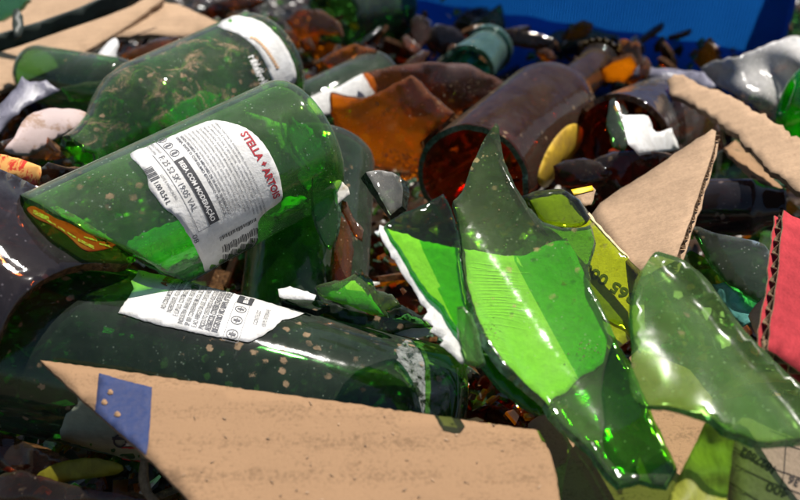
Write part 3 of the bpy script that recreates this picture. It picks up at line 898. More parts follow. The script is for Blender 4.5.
# --- teal neck behind the brown bottle
B6 = Cyl(P(466, 72, 62), P(492, 46, 67), 1.65 * CM)
b6 = empty('bottle_neck', B6.A, 'dusty teal green bottle neck poking up behind the brown bottle', 'bottle neck')
pf = [(0, 2.0), (B6.L / CM - 1.2, 1.62), (B6.L / CM - 1.15, 1.9), (B6.L / CM - 0.5, 1.9), (B6.L / CM - 0.4, 1.6), (B6.L / CM, 1.55)]
lathe('neck', B6, [(a * CM, b * CM) for a, b in pf], 3.4 * MM, ['teal', 'edge_green'], b6, cut0=jag(13, 0.2, 0.3, 1, 0.5), rows=40, seg=40)

# --- bright green bottle bottom at the right edge
B7 = Cyl(P(860, 118, 50), P(786, 97, 50.5), 2.35 * CM)
b7 = empty('green_bottle', B7.B, 'clean bright green bottle end poking in from the plastic bag', 'bottle')
lathe('body', B7, base_prof(B7.L / CM, 2.35, 1.2), 3 * MM, [glass('clean_green_glass', (0.30, 0.85, 0.16), dust=0.02, mud=0.1, body=0.12), 'edge_bright'], b7, rows=40, seg=56)

# --- small brown bottle lying in the shade at the right
B8 = Cyl(P(688, 208, 47), P(786, 206, 45), 1.55 * CM)
b8 = empty('brown_bottle', B8.A, 'small dusty brown bottle lying in shade between torn card and red board', 'bottle')
pf = [(0, 1.6), (4.2, 1.6), (4.9, 1.2), (5.4, 0.95)]
L8 = B8.L / CM
pf = [(0, 1.6), (L8 - 1.6, 1.55), (L8 - 1.1, 1.15), (L8 - 0.3, 0.95), (L8, 0.95)]
lathe('body', B8, [(a * CM, b * CM) for a, b in pf], 3 * MM, ['purple_dark', 'edge_brown'], b8, cut0=jag(17, 0.2, 0.2, 1, 0.3), rows=36, seg=44)

# --- brown bottle body with a torn white label, upper right
b9 = empty('brown_bottle', P(640, 134, 56), 'broken brown bottle body, domed, with torn white label and green glass in front', 'bottle')
B9c = Cyl(P(612, 150, 50), P(668, 118, 62), 3.2 * CM)
lathe('body', B9c, base_prof(B9c.L / CM, 3.2, 1.2), 3.4 * MM, [glass('deep_brown_glass', (0.62, 0.20, 0.05), dust=0.05, mud=0.3), 'edge_brown'], b9, cut0=jag(19, 2.2, 1.6, 2.6, 0.8), rows=50, seg=60)
shell('label', rough_outline([(622, 114), (648, 116), (656, 132), (672, 128), (680, 150), (640, 156), (628, 144)], 1.2, 4, 6), B9c.surf(0.5 * MM), 0.25 * MM, ['paper'], b9, step=6)

# --- olive bottle behind the muddy one, far left
B10 = Cyl(P(38, 74, 56), P(128, 90, 52), 1.9 * CM)
b10 = empty('green_bottle', B10.A, 'dusty olive green bottle lying behind the muddy bottle neck', 'bottle')
lathe('body', B10, base_prof(B10.L / CM, 1.9, 0.9), 3 * MM, ['green', 'edge_green'], b10, rows=36, seg=44)

# --- green bottle at the top
B11 = Cyl(P(330, 14, 68), P(398, 4, 74), 1.9 * CM)
b11 = empty('green_bottle', B11.A, 'green bottle lying at the back beside the blue crate', 'bottle')
lathe('body', B11, base_prof(B11.L / CM, 2.6, 0.8), 3 * MM, ['green', 'edge_green'], b11, cut0=jag(23, 0.5, 0.5, 1, 0.6), rows=36, seg=48)

# ------------------------------------------------------------------ broken shards that can be told apart
# big bright green shard, seen from inside, with its label glued on the outer face
hs = curved((556, 250), (652, 440), 32.9, 27.8, 112, 74, -1, depthscale=0.7)
hero = [(496, 123), (489, 132), (482, 143), (471, 167), (462, 192), (453, 201), (457, 214), (461, 235), (463, 262), (466, 285), (474, 312), (488, 342), (505, 366), (530, 388),
        (546, 402), (552, 414), (566, 428), (591, 450), (608, 474), (620, 485), (640, 480), (652, 484), (666, 486), (676, 466), (664, 440), (646, 400), (630, 362), (618, 345), (609, 322), (600, 304), (590, 285), (588, 264), (594, 240),
        (590, 225), (575, 228), (562, 228), (543, 222), (528, 207), (515, 186), (505, 163), (500, 140), (499, 126)]
h1 = shell('green_shard', rough_outline(hero, 0.7, 5, 21), hs, 3 * MM, ['bright_green', 'edge_green'], None, step=8)
tag(h1, 'largest bright green shard with a tall spike and a label seen through it', 'glass shard')
hl = [(464, 249), (484, 252), (505, 256), (526, 255), (547, 244), (567, 238), (578, 258), (590, 288), (600, 312), (608, 337), (606, 350), (603, 363), (593, 371), (581, 376), (573, 384), (565, 393), (556, 396), (552, 399), (549, 406),
      (542, 398), (528, 386), (507, 364), (490, 342), (476, 312), (468, 285)]
hb = lambda x, y: hs(x, y) + (hs(x, y) - CAM).normalized() * 3.6 * MM
hlab = shell('label', rough_outline(hl, 0.6, 5, 22), hb, 0.25 * MM, ['paper_back'], h1, step=8)
pr = Print()
rg = random.Random(3)
for k in range(30):
    y0 = 262 + k * 3.3 + rg.uniform(-0.6, 0.6); x0 = 466 + k * 0.55 + rg.uniform(0, 5); Lh = rg.uniform(30, 62) * (1.0 if k < 20 else 0.6)
    if rg.random() < 0.15: continue
    prev = None
    for j in range(9):
        t = j / 8; x = x0 + Lh * t; y = y0 + 5.0 * t * t + 1.5 * math.sin(3 * t + k * 0.2); w_ = 0.55 * math.sin(math.pi * min(0.97, t + 0.03)) + 0.1
        i = len(pr.V); pr.V += [(x, y - w_ / 2), (x, y + w_ / 2)]
        if prev is not None: pr.F.append((prev, i, i + 1, prev + 1)); pr.MI.append(0)
        prev = i
pxprint(pr, 'glue_lines', hb, [plain('glue_line_white', (0.95, 0.95, 0.9), 0.5, 0.05)], hlab, 0.35)
hlab['label'] = 'white label backing seen through the green glass'
nk = lambda x, y: hs(x, y) + (hs(x, y) - CAM).normalized() * 5.5 * MM
o = shell('neck', rough_outline([(553, 404), (566, 392), (582, 379), (598, 370), (606, 352), (614, 344), (628, 366), (644, 402), (660, 438), (673, 464), (664, 482), (652, 480), (640, 452), (636, 470), (640, 476), (622, 480), (610, 472), (592, 448), (568, 426)], 0.6, 5, 28), nk, 3 * MM, [glass('neck_green_glass', (0.16, 0.36, 0.26), dust=0.05, mud=0.2, bump=0.2), 'edge_dark'], h1, step=8)
o['label'] = 'dark teal green neck of the shard'
# left piece of the same bottle, cracked away
ls = curved((480, 190), (570, 430), 32.4, 30.0, 112, 96, -1, depthscale=0.7)
h3o = [(386, 226), (393, 219), (404, 212), (425, 204), (443, 194), (448, 202), (453, 215), (459, 236), (461, 262), (465, 288), (473, 316), (486, 344), (503, 368), (526, 390), (543, 402), (546, 414), (538, 416), (520, 404), (500, 388), (484, 366), (468, 342), (450, 318),
       (444, 306), (432, 296), (418, 278), (405, 256), (394, 240)]
ls2 = lambda x, y: ls(x, y)
h3 = shell('green_shard', rough_outline(h3o, 0.8, 5, 23), ls2, 2.8 * MM, [glass('split_green_glass', (0.47, 0.83, 0.16), dust=0.02, mud=0.15, bump=0.4), 'edge_bright'], None, step=8)
tag(h3, 'green shard left of a crack beside the largest shard, with white paper fringe', 'glass shard')
lb = lambda x, y: ls(x, y) + (ls(x, y) - CAM).normalized() * 3.4 * MM
fr_ = [(380, 225), (387, 228), (398, 232), (420, 240), (459, 248), (464, 288), (472, 316), (485, 344), (502, 368), (526, 391), (544, 404), (540, 416), (520, 406), (503, 391), (489, 374), (480, 362), (470, 360), (462, 364), (452, 354), (440, 345), (444, 340), (430, 331), (434, 326), (423, 319), (428, 312), (420, 302), (414, 290), (404, 276), (395, 260), (386, 246), (381, 236)]
frg = shell('label', rough_outline(fr_, 1.2, 4, 24), lb, 0.3 * MM, ['paper_back'], h3, step=8)
# small pale shard standing before the fringe
sp = plane3((458, 306, 28.9), (484, 364, 28.0), (470, 356, 28.3))
o = shell('green_shard', rough_outline([(457, 307), (463, 306), (470, 313), (476, 330), (484, 362), (478, 366), (466, 360), (459, 336)], 0.5, 4, 25), curved((458, 306), (480, 366), 28.9, 28.0, 30, 26, -1), 3 * MM, ['pale_green', 'edge_green'], None, step=5)
tag(o, 'small frosted grey-green splinter before the white torn paper fringe', 'glass shard')
# olive piece behind the spike
h2s = curved((560, 190), (650, 400), 35.8, 32.6, 90, 90, -1, depthscale=0.6)
o = shell('green_shard', rough_outline([(522, 196), (540, 190), (562, 189), (570, 193), (576, 199), (592, 220), (616, 246), (641, 271), (640, 300), (650, 340), (640, 352), (626, 330), (600, 316), (570, 262), (540, 226)], 0.6, 5, 26), h2s, 4 * MM, ['olive', 'edge_dark'], None, step=8)
tag(o, 'olive yellow-green shard with a thick dark edge, behind the spiked shard', 'glass shard')
h2b = curved((520, 150), (600, 330), 35.2, 34.0, 60, 60, 1)
o = shell('green_shard', rough_outline([(524, 198), (545, 192), (566, 191), (580, 200), (591, 218), (586, 224), (566, 228), (546, 224), (532, 214)], 0.5, 5, 27), h2b, 4 * MM, ['olive', 'edge_dark'], None, step=7)
tag(o, 'curved olive glass scrap with a dark rim, tucked beside the spike of the big shard', 'glass shard')
# right foreground shard
rs = curved((560, 340), (712, 530), 28.2, 24.2, 126, 136, 1, wob=0.10, seed=3, depthscale=0.7)
ro = [(655, 252), (664, 253), (682, 259), (694, 268), (706, 278), (725, 304), (745, 331), (770, 356), (800, 384), (850, 412), (860, 440), (830, 440), (800, 438), (775, 441), (758, 441), (742, 434), (726, 430), (713, 418), (690, 411), (668, 406), (645, 405), (633, 396), (629, 376), (634, 345), (632, 312), (637, 286), (646, 264)]
o = shell('green_shard', rough_outline(smooth_outline(ro, 2), 0.4, 6, 31), rs, 4.2 * MM, ['pale_green', 'edge_green'], None, step=9)
tag(o, 'large translucent mid-green curved shard in front of the red board', 'glass shard')
# dark edge strip of thick glass on it
# small lit shard in the hollow
ss = curved((318, 300), (420, 320), 36.2, 35.0, 44, 30, 1)
o = shell('green_shard', rough_outline([(316, 286), (330, 282), (345, 279), (356, 273), (362, 269), (364, 275), (372, 280), (376, 290), (392, 294), (400, 304), (385, 310), (388, 318), (372, 315), (350, 306), (330, 300), (318, 294)], 0.9, 4, 32), ss, 3 * MM, ['bright_green', 'edge_green'], None, step=6)
tag(o, 'small jagged lime green shard with paper beneath, in the hollow by the long bottle', 'glass shard')
sb_ = lambda x, y: ss(x, y) + (ss(x, y) - CAM).normalized() * 3.4 * MM
shell('label', rough_outline([(318, 288), (345, 281), (360, 280), (368, 290), (376, 304), (385, 316), (350, 306), (326, 299)], 0.6, 4, 33), sb_, 0.3 * MM, ['paper_back'], o, step=7)
s2 = curved((318, 305), (424, 330), 37.2, 36.4, 40, 30, -1)
o = shell('green_shard', rough_outline([(314, 288), (322, 300), (350, 310), (376, 316), (400, 308), (420, 318), (430, 328), (412, 328), (388, 334), (350, 324), (322, 312)], 0.8, 4, 34), s2, 3.4 * MM, ['dark_green', 'edge_dark'], None, step=6)
tag(o, 'dark glass piece with grey paper under the small lime green shard', 'glass shard')
shell('label', rough_outline([(384, 322), (408, 314), (428, 322), (436, 333), (418, 338), (394, 334)], 1.0, 4, 35), lambda x, y: s2(x, y) + (s2(x, y) - CAM).normalized() * 3.8 * MM, 0.3 * MM, ['paper_back'], o, step=6)
o = shell('torn_label', rough_outline([(278, 289), (290, 286), (304, 291), (316, 295), (314, 300), (300, 299), (284, 298), (279, 296)], 0.8, 3, 36), plane3((278, 289, 36.4), (316, 295, 35.8), (300, 300, 35.6), 0.2), 0.5 * MM, ['paper_back'], None, step=5)
tag(o, 'curled white scrap of label paper above the long bottle', 'paper scrap')
o = shell('green_shard', rough_outline([(279, 296), (296, 299), (318, 300), (330, 306), (316, 311), (298, 306), (282, 302)], 0.8, 3, 37), plane3((278, 296, 36.9), (330, 306, 36.4), (300, 312, 36.0), 0.2), 3 * MM, ['dark_green', 'edge_dark'], None, step=5)
tag(o, 'narrow black-green splinter lying under the curled paper scrap', 'glass shard')
# upright shards in the middle
o = shell('green_shard', rough_outline(smooth_outline([(313, 176), (322, 176), (332, 182), (337, 196), (338, 214), (336, 236), (330, 250), (321, 236), (314, 210)], 2), 0.4, 4, 38), curved((322, 176), (332, 250), 38.2, 37.6, 22, 20, -1), 3 * MM, [glass('leaf_green_glass', (0.42, 0.80, 0.30), dust=0.06, mud=0.1, body=0.25), 'edge_green'], None, step=5)
tag(o, 'leaf shaped upright green shard beside the labelled bottle base', 'glass shard')
o = shell('torn_label', rough_outline([(332, 182), (340, 180), (348, 187), (350, 194), (342, 200), (336, 206), (334, 194)], 0.8, 3, 39), plane3((332, 182, 38.2), (348, 187, 38.0), (336, 206, 37.8)), 0.5 * MM, ['paper_dirty'], None, step=4)
tag(o, 'grey torn paper stuck to the tip of the leaf shaped shard', 'paper scrap')
o = shell('brown_splinter', rough_outline([(342, 200), (347, 202), (352, 216), (364, 230), (362, 240), (354, 236), (346, 220), (340, 208)], 0.5, 3, 40), curved((344, 200), (360, 240), 38.2, 37.4, 14, 12, 1), 2.5 * MM, ['amber_dusty', 'edge_brown'], None, step=4)
tag(o, 'thin brown glass splinter standing in the dark hollow', 'glass shard')
gs = curved((384, 170), (392, 208), 36.0, 35.2, 26, 22, -1)
o = shell('green_shard', rough_outline([(366, 172), (378, 170), (392, 172), (401, 178), (403, 190), (402, 206), (390, 216), (384, 204), (376, 190)], 0.5, 4, 41), gs, 5 * MM, [glass('grey_frosted_glass', (0.45, 0.55, 0.42), dust=0.40, mud=0.5), 'edge_dark'], None, step=5)
tag(o, 'grey dusty upright shard with thick black edge left of the spike', 'glass shard')
o = shell('brown_shard', rough_outline([(340, 215), (350, 222), (354, 250), (350, 284), (340, 292), (332, 280), (334, 250)], 0.8, 5, 42), curved((345, 215), (342, 292), 39.5, 38.4, 24, 22, 1), 3 * MM, ['amber_dusty', 'edge_brown'], None, step=6)
tag(o, 'narrow dusty brown strip of glass below the leaf shaped shard', 'glass shard')
# amber shards
a1s = curved((330, 78), (450, 130), 51.5, 49.0, 92, 92, 1, wob=0.5, seed=8, xt=3.4)
o = shell('amber_shard', rough_outline([(330, 93), (345, 97), (362, 99), (384, 90), (398, 82), (411, 75), (420, 82), (432, 96), (446, 108), (453, 113), (446, 122), (432, 132), (420, 142), (424, 158), (414, 172), (392, 172), (366, 164), (350, 156), (347, 142), (336, 130), (330, 112)], 0.8, 5, 43), a1s, 3.4 * MM, ['amber_dusty', 'edge_brown'], None, step=8)
tag(o, 'nearer of two big amber shards, dusty, with raised corner and glass crumbs', 'glass shard')
a2s = curved((360, 60), (500, 100), 55.0, 57.5, 80, 90, 1, wob=0.5, seed=5, xt=1.5)
o = shell('amber_shard', rough_outline([(363, 74), (378, 70), (400, 66), (418, 64), (432, 62), (452, 63), (468, 64), (480, 70), (500, 80), (512, 86), (490, 98), (470, 106), (452, 116), (430, 112), (400, 106), (376, 96)], 0.8, 5, 44), a2s, 3.4 * MM, [glass('rose_brown_glass', (0.82, 0.40, 0.12), dust=0.17, mud=0.4, dustcol=(0.46, 0.30, 0.28), body=0.1), 'edge_brown'], None, step=8)
tag(o, 'farther of two big amber shards, pinkish brown dust on it, behind the cornered one', 'glass shard')
# brown clumps between the brown bottle and the card triangle
for i, (ol, a, lab) in enumerate([
    ([(553, 166), (566, 160), (584, 158), (600, 162), (612, 172), (604, 186), (590, 186), (570, 188), (556, 184)], (46.5, 45.0), 'small dusty brown shard just right of the yellow oval label'),
    ([(590, 162), (612, 152), (636, 150), (664, 153), (680, 158), (664, 172), (640, 186), (622, 202), (604, 212), (594, 196), (600, 180)], (47.0, 44.0), 'broad brown glass shard half under the plain card triangle')]):
    xs = [p[0] for p in ol]; ys = [p[1] for p in ol]
    o = shell('brown_shard', rough_outline(ol, 1.0, 5, 50 + i), curved((min(xs), sum(ys) / len(ys)), (max(xs), sum(ys) / len(ys) - 6), a[0], a[1], 42, 42, 1, wob=1.0, seed=i), 4 * MM, ['brown', 'edge_brown'], None, step=6)
    tag(o, lab, 'glass shard')
o = shell('sticker_scrap', rough_outline([(572, 190), (592, 186), (596, 190), (592, 204), (584, 206), (576, 198)], 0.4, 4, 52), plane3((572, 190, 37.5), (596, 188, 37.8), (584, 206, 37.0)), 0.5 * MM, ['card_pale'], None, step=5)
tag(o, 'tiny card scrap with a yellow printed top beside the olive shard', 'paper scrap')
shell('yellow_print', [(571, 189.5), (592, 185.5), (594, 190), (574, 195)], off(plane3((572, 190, 37.5), (596, 188, 37.8), (584, 206, 37.0)), 0.8), 0.2 * MM, [plain('bright_yellow_print', (0.80, 0.55, 0.01), 0.5, 0.1)], o, step=5)
# right hand group behind the big curved shard
o = shell('green_shard', rough_outline(smooth_outline([(692, 226), (712, 232), (740, 238), (764, 244), (772, 262), (770, 290), (762, 300), (745, 296), (722, 280), (704, 254)], 2), 0.5, 5, 60), curved((700, 226), (770, 300), 40.0, 36.0, 60, 50, 1), 4 * MM, ['green', 'edge_green'], None, step=7)
tag(o, 'dusty green crescent shard below the small brown bottle', 'glass shard')
o = shell('green_shard', rough_outline([(676, 262), (690, 250), (702, 256), (716, 272), (726, 286), (716, 292), (700, 284), (688, 276)], 0.8, 5, 61), curved((680, 250), (724, 290), 40.5, 38.5, 40, 36, -1), 3.5 * MM, ['bright_green', 'edge_bright'], None, step=6)
tag(o, 'emerald shard between card triangle and crescent shard', 'glass shard')
o = shell('crumpled_foil', rough_outline([(712, 284), (726, 282), (742, 292), (762, 306), (756, 318), (742, 326), (730, 314), (718, 300)], 1.2, 4, 62), curved((712, 284), (760, 320), 38.5, 36.0, 50, 50, 1, wob=0.8, seed=4), 0.8 * MM, ['foil'], None, step=5)
tag(o, 'crumpled turquoise foil scrap below the dusty crescent shard', 'foil scrap')
o = shell('green_shard', rough_outline(smooth_outline([(694, 172), (706, 158), (722, 150), (738, 150), (750, 160), (758, 172), (744, 182), (722, 190), (704, 190)], 2), 0.6, 5, 63), curved((694, 178), (758, 160), 50.0, 50.0, 40, 40, 1, wob=0.5), 3.5 * MM, ['green', 'edge_green'], None, step=6)
tag(o, 'blurred mid-green shard under the torn cardboard strip', 'glass shard')
o = shell('green_shard', rough_outline([(610, 100), (622, 96), (628, 112), (630, 140), (624, 150), (612, 146), (606, 124)], 0.8, 5, 64), curved((610, 98), (626, 150), 50.0, 48.0, 26, 26, 1), 3.5 * MM, ['green', 'edge_green'], None, step=6)
tag(o, 'upright green shard leaning on the domed brown bottle', 'glass shard')
# left and top
for ol, d, m_, e_, lab, sg in [
    ([(0, 142), (20, 136), (40, 128), (58, 150), (68, 158), (52, 160), (30, 158), (8, 152)], (46, 44), 'amber', 'edge_brown', 'orange-amber shard under the stained white lining, far left', 1),
    ([(116, 62), (120, 54), (140, 46), (160, 38), (176, 36), (184, 40), (166, 50), (142, 58), (126, 64)], (57, 56), 'amber', 'edge_brown', 'dark amber shard lying on the cardboard sheets above the muddy bottle', 1),
    ([(60, 88), (84, 82), (112, 80), (108, 92), (92, 100), (70, 102)], (50, 49), 'bright_green', 'edge_bright', 'small vivid green shard beside the muddy bottle neck', 1),
    ([(28, 176), (48, 162), (66, 168), (84, 170), (66, 182), (44, 188)], (40, 39), 'brown', 'edge_brown', 'brown shard wedged between the purple-black piece and the labelled bottle rim', 1),
    ([(0, 432), (20, 440), (40, 450), (62, 462), (50, 480), (20, 478), (0, 470), (-20, 450)], (33, 31.5), 'brown', 'edge_brown', 'blackish brown shard in the bottom corner under the long bottle', 1),
    ([(-20, 480), (20, 470), (60, 482), (100, 490), (150, 500), (150, 520), (-20, 520)], (31, 30), 'brown', 'edge_brown', 'long brown shard along the bottom below the yellow leaf', 1),
    ([(285, 20), (300, 8), (322, 10), (338, 22), (342, 36), (322, 34), (300, 40)], (66, 64), 'amber', 'edge_brown', 'reddish amber shard right of the muddy bottle base', 1),
    ([(318, 60), (336, 50), (354, 44), (376, 50), (372, 60), (350, 66), (330, 68)], (60, 58), 'amber', 'edge_brown', 'red-brown shard above the cream labelled bottle', -1),
    ([(470, 24), (488, 12), (500, 4), (503, 20), (505, 36), (490, 40), (476, 36)], (72, 70), 'dark_green', 'edge_dark', 'pointed black shard standing against the blue crate', 1),
    ([(420, 36), (436, 24), (452, 26), (470, 38), (480, 50), (452, 56), (430, 52)], (70, 67), 'purple_dark', 'edge_dark', 'rounded dark glass lump in the shade of the blue crate', 1),
    ([(490, 34), (510, 28), (534, 32), (556, 40), (560, 52), (536, 50), (512, 46)], (67, 66), 'brown', 'edge_brown', 'dusty brown curved shard behind the brown bottle neck', 1),
    ([(536, 40), (560, 30), (590, 28), (620, 36), (606, 46), (584, 44), (560, 50)], (70, 69), 'teal', 'edge_green', 'teal shard lying against the foot of the blue crate', 1),
    ([(196, 14), (214, 2), (240, -4), (266, 0), (250, 8), (226, 12), (206, 22)], (66, 64), 'brown', 'edge_brown', 'dark brown shard above the white banded bottle base', 1),
    ([(690, 8), (720, -4), (790, -2), (804, 20), (800, 60), (782, 56), (778, 30)], (78, 74), 'dark_green', 'edge_green', 'dark green glass beyond the corner of the blue crate', 1),
    ([(0, -12), (20, -8), (28, 0), (16, 12), (0, 22), (-20, 20)], (60, 58), 'teal', 'edge_green', 'grey teal shard on the cardboard in the top corner', 1),
]:
    xs = [p[0] for p in ol]; ys = [p[1] for p in ol]
    cy_ = sum(ys) / len(ys)
    h = max(ys) - min(ys)
    seed = int(abs(xs[0]) * 7 + ys[1]) % 97
    o = shell(('green' if 'green' in m_ or m_ == 'teal' else 'brown' if m_ != 'amber' else 'amber') + '_shard', rough_outline(ol, 0.9, 5, seed), curved((min(xs), cy_), (max(xs), cy_ - 3), d[0], d[1], h * 0.9 + 8, None, sg, wob=0.5, seed=seed % 11), 3.4 * MM, [m_, e_], None, step=6)
    tag(o, lab, 'glass shard')

lit = glass('painted_light_green', (0.50, 0.90, 0.16), dust=0.55, mud=0.1, bump=0.5, dustcol=(0.16, 0.62, 0.03))  # caustic light painted as a vivid green film, set through the dust colour
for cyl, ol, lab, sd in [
    (B1, [(126, 246), (142, 232), (168, 224), (196, 214), (206, 226), (214, 246), (204, 262), (186, 258), (168, 270), (146, 258)], 'vivid green piece added as a light spot inside the labelled bottle, near its open end', 1),
    (B1, [(292, 118), (306, 124), (320, 140), (326, 156), (322, 176), (308, 190), (298, 178), (300, 158), (288, 140)], 'vivid green piece added as a light spot inside the closed end of the labelled bottle', 2),
    (B1, [(286, 196), (304, 196), (310, 206), (296, 222), (280, 230), (276, 214)], 'vivid green sliver added as a light spot inside the labelled bottle under its label corner', 3),
    (B2, [(160, 122), (176, 104), (204, 92), (222, 94), (214, 108), (192, 124), (172, 134)], 'vivid green piece added as a light spot inside the muddy bottle, above the label of the front one', 4),
    (B2, [(96, 104), (110, 96), (124, 100), (122, 112), (104, 118)], 'small vivid green piece added as a light spot inside the shoulder of the muddy bottle', 5),
    (B2, [(66, 150), (82, 144), (104, 150), (112, 164), (96, 172), (76, 166)], 'vivid green piece added as a light spot, showing in the snapped neck of the muddy bottle', 6)]:
    o = shell('green_shard', rough_outline(ol, 2.0, 4, 200 + sd), (lambda x, y, c=cyl: c.hit(x, y, -7 * MM, True) + UP * 1.5 * MM * noise.noise(Vector((x / 9.0, y / 9.0, 3)))), 2.5 * MM, [lit, 'edge_bright'], None, step=6)  # added pieces standing in for sunlight focused inside the bottles
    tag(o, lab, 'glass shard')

# ------------------------------------------------------------------ cardboard, film, leaves
fs = plane3((40, 360, 31.0), (540, 430, 28.9), (300, 540, 25.9), 0.12, 2)
fo = [(40, 360), (100, 368), (170, 378), (260, 391), (340, 402), (440, 416), (539, 431), (545, 441), (551, 455), (556, 474), (560, 500), (562, 560), (250, 560), (215, 524), (186, 497), (150, 460), (95, 411)]
front = shell('cardboard_flap', rough_outline(fo, 0.8, 5, 70), fs, 2.2 * MM, ['card', 'card_core'], None, step=14)
tag(front, 'largest brown cardboard flap with a blue printed patch, under the long bottle', 'cardboard')
bo = [(99, 373), (116, 378), (134, 383), (152, 387), (151, 404), (150, 424), (148, 445), (146, 455), (124, 436), (110, 424), (95, 411), (97, 392)]
shell('blue_patch', rough_outline(bo, 0.3, 3, 71), off(fs, 0.35), 0.2 * MM, ['blue_ink'], front, step=8)
for (x, y) in ((110, 392), (104, 402), (117, 414)):
    shell('worn_spot', rough_outline([(x - 3, y + 1), (x - 2, y - 2), (x + 1, y - 3), (x + 3, y - 1), (x + 3, y + 2), (x, y + 2.5), (x - 2, y + 2)], 1.2, 1.2, x), off(fs, 0.75), 0.1 * MM, ['card'], front, step=3)
pr = Print()
rg = random.Random(6)
for k in range(46):
    x, y = rg.uniform(170, 545), rg.uniform(395, 500)
    if not inside((x, y), fo): continue
    w_ = rg.uniform(0.5, 1.3); l_ = rg.uniform(2, 7); a_ = rg.gauss(0.1, 0.5)
    i = len(pr.V)
    pts_ = [(x, y), (x + l_ * 0.5 * math.cos(a_), y + l_ * 0.5 * math.sin(a_) - w_), (x + l_ * math.cos(a_), y + l_ * math.sin(a_)), (x + l_ * 0.55 * math.cos(a_ + .15), y + l_ * 0.5 * math.sin(a_) + w_)]
    pr.V += pts_; pr.F.append((i, i + 1, i + 2, i + 3)); pr.MI.append(0 if rg.random() < 0.7 else 1)
pxprint(pr, 'torn_fibres', fs, ['card_core', 'card_pale'], front, 0.5)
# card below the glass neck
cs = plane3((535, 425, 33.0), (720, 400, 33.5), (640, 520, 29.6), 0.2, 5)
o = shell('cardboard_flap', rough_outline([(528, 424), (560, 400), (600, 380), (640, 348), (690, 370), (716, 402), (704, 440), (690, 470), (672, 494), (668, 560), (560, 560), (548, 470)], 0.8, 6, 72), cs, 2.2 * MM, ['card', 'card_core'], None, step=12)
tag(o, 'brown card lying under the shard neck and tinted green through it', 'cardboard')
ts = plane3((560, 225, 36.8), (645, 275, 35.9), (600, 345, 34.0))
o = shell('cardboard_scrap', rough_outline([(530, 200), (566, 192), (580, 200), (596, 222), (622, 250), (641, 270), (646, 330), (610, 352), (580, 300)], 0.8, 6, 73), ts, 2.2 * MM, [cardboard('tan_print_board', (0.62, 0.50, 0.30), bands=0.02), 'card_core'], None, step=12)
tag(o, 'tan board with dark dot print, seen through the olive shard', 'cardboard')
pr = Print()
pr.text("365 000", 0, 0, 15, 62, 0, 0.03)
ca, sa = math.cos(R(213)), math.sin(R(213))
pr.V = [(638 + x * ca + y * sa, 296 + x * sa - y * ca) for x, y in pr.V]
pxprint(pr, 'lettering', ts, [plain('faded_green_black_print', (0.08, 0.10, 0.05), 0.8, 0.2)], o, 0.4)
# plain triangle with its corrugated side
tsurf = plane3((716, 129, 43.0), (678, 258, 34.8), (590, 212, 41.0), 0.1, 3)
fluted('cardboard_triangle', [(590, 216), (600, 203), (660, 164), (712, 129), (716, 131), (714, 146), (700, 190), (684, 238), (675, 261), (640, 278), (615, 250)], tsurf, 0.55, ['card_pale', 'card_core'], 'tan cardboard triangle with its corrugated edge facing right', 'cardboard', seed=74)
# torn strip upper right
st = plane3((668, 80, 54.0), (800, 150, 43.0), (720, 120, 48.0), 0.6, 6)
o = shell('cardboard_strip', rough_outline([(667, 80), (674, 74), (690, 79), (722, 92), (760, 114), (800, 138), (850, 170), (850, 230), (800, 192), (786, 180), (770, 172), (756, 155), (740, 140), (712, 118), (690, 104), (672, 96)], 2.4, 4, 75), st, 3.4 * MM, ['card_pale', 'card_core'], None, step=8)
tag(o, 'long torn cardboard strip with frayed edges pointing at the blue crate', 'cardboard')
o = shell('cardboard_scrap', rough_outline([(724, 148), (735, 140), (752, 156), (772, 176), (784, 190), (770, 186), (748, 172)], 1.4, 4, 76), plane3((724, 148, 50), (784, 190, 45), (748, 172, 46.5), 0.5, 2), 2 * MM, ['card', 'card_core'], None, step=8)
tag(o, 'thin peeled layer hanging under the torn cardboard strip', 'cardboard')
# red board
rsurf = plane3((783, 210, 33.5), (768, 352, 28.6), (850, 300, 33.0))
fluted('red_board', [(784, 210), (810, 226), (860, 255), (860, 410), (800, 372), (768, 350), (771, 318), (777, 282), (780, 246)], rsurf, 0.45, ['red_card', 'card_core'], 'bright red printed board standing on edge with torn corrugated side', 'cardboard', seed=77)
o = shell('cardboard_scrap', rough_outline([(748, 316), (756, 304), (764, 296), (768, 310), (766, 340), (757, 338)], 0.9, 4, 78), plane3((748, 316, 34), (766, 296, 34), (760, 340, 32)), 1.4 * MM, ['card_pale', 'card_core'], None, step=6)
tag(o, 'small bent card scrap between the red board and turquoise foil', 'cardboard')
# printed carton bottom right, curved over at its left side
ks = curved((742, 410), (746, 540), 29.8, 26.6, 30, 34, 1)
kp = plane3((745, 430, 29.0), (860, 470, 30.5), (750, 540, 26.0))
def kf(px, py):
    if px >= 745: return kp(px, py)
    a = kp(745, py); u = (745 - px)
    return P(745 - u, py, (a - CAM).dot(FW) / CM + 0.0028 * u * u)
o = shell('printed_carton', rough_outline([(724, 400), (745, 396), (800, 396), (870, 400), (870, 560), (724, 560), (722, 480)], 0.4, 8, 79), kf, 2.2 * MM, ['card_shade', 'card_core'], None, step=10)
tag(o, 'printed brown carton with black numbers in a ruled table, upside down', 'carton')
pr = Print()
def rot(pr, i0, ox, oy, deg, bend=0.0):
    c, s_ = math.cos(R(deg)), math.sin(R(deg))
    for i in range(i0, len(pr.V)):
        x, y = pr.V[i]
        pr.V[i] = (ox + x * c + y * s_, oy + x * s_ - y * c + bend * (x / 40) ** 2)
i = len(pr.V); pr.text("1827882", 0, 0, 11.5, 41, 0, 0.03); rot(pr, i, 778, 468, 212, 0.0)
i = len(pr.V); pr.text("36", 0, 0, 11.5, 12, 0, 0.04); rot(pr, i, 801, 480, 205)
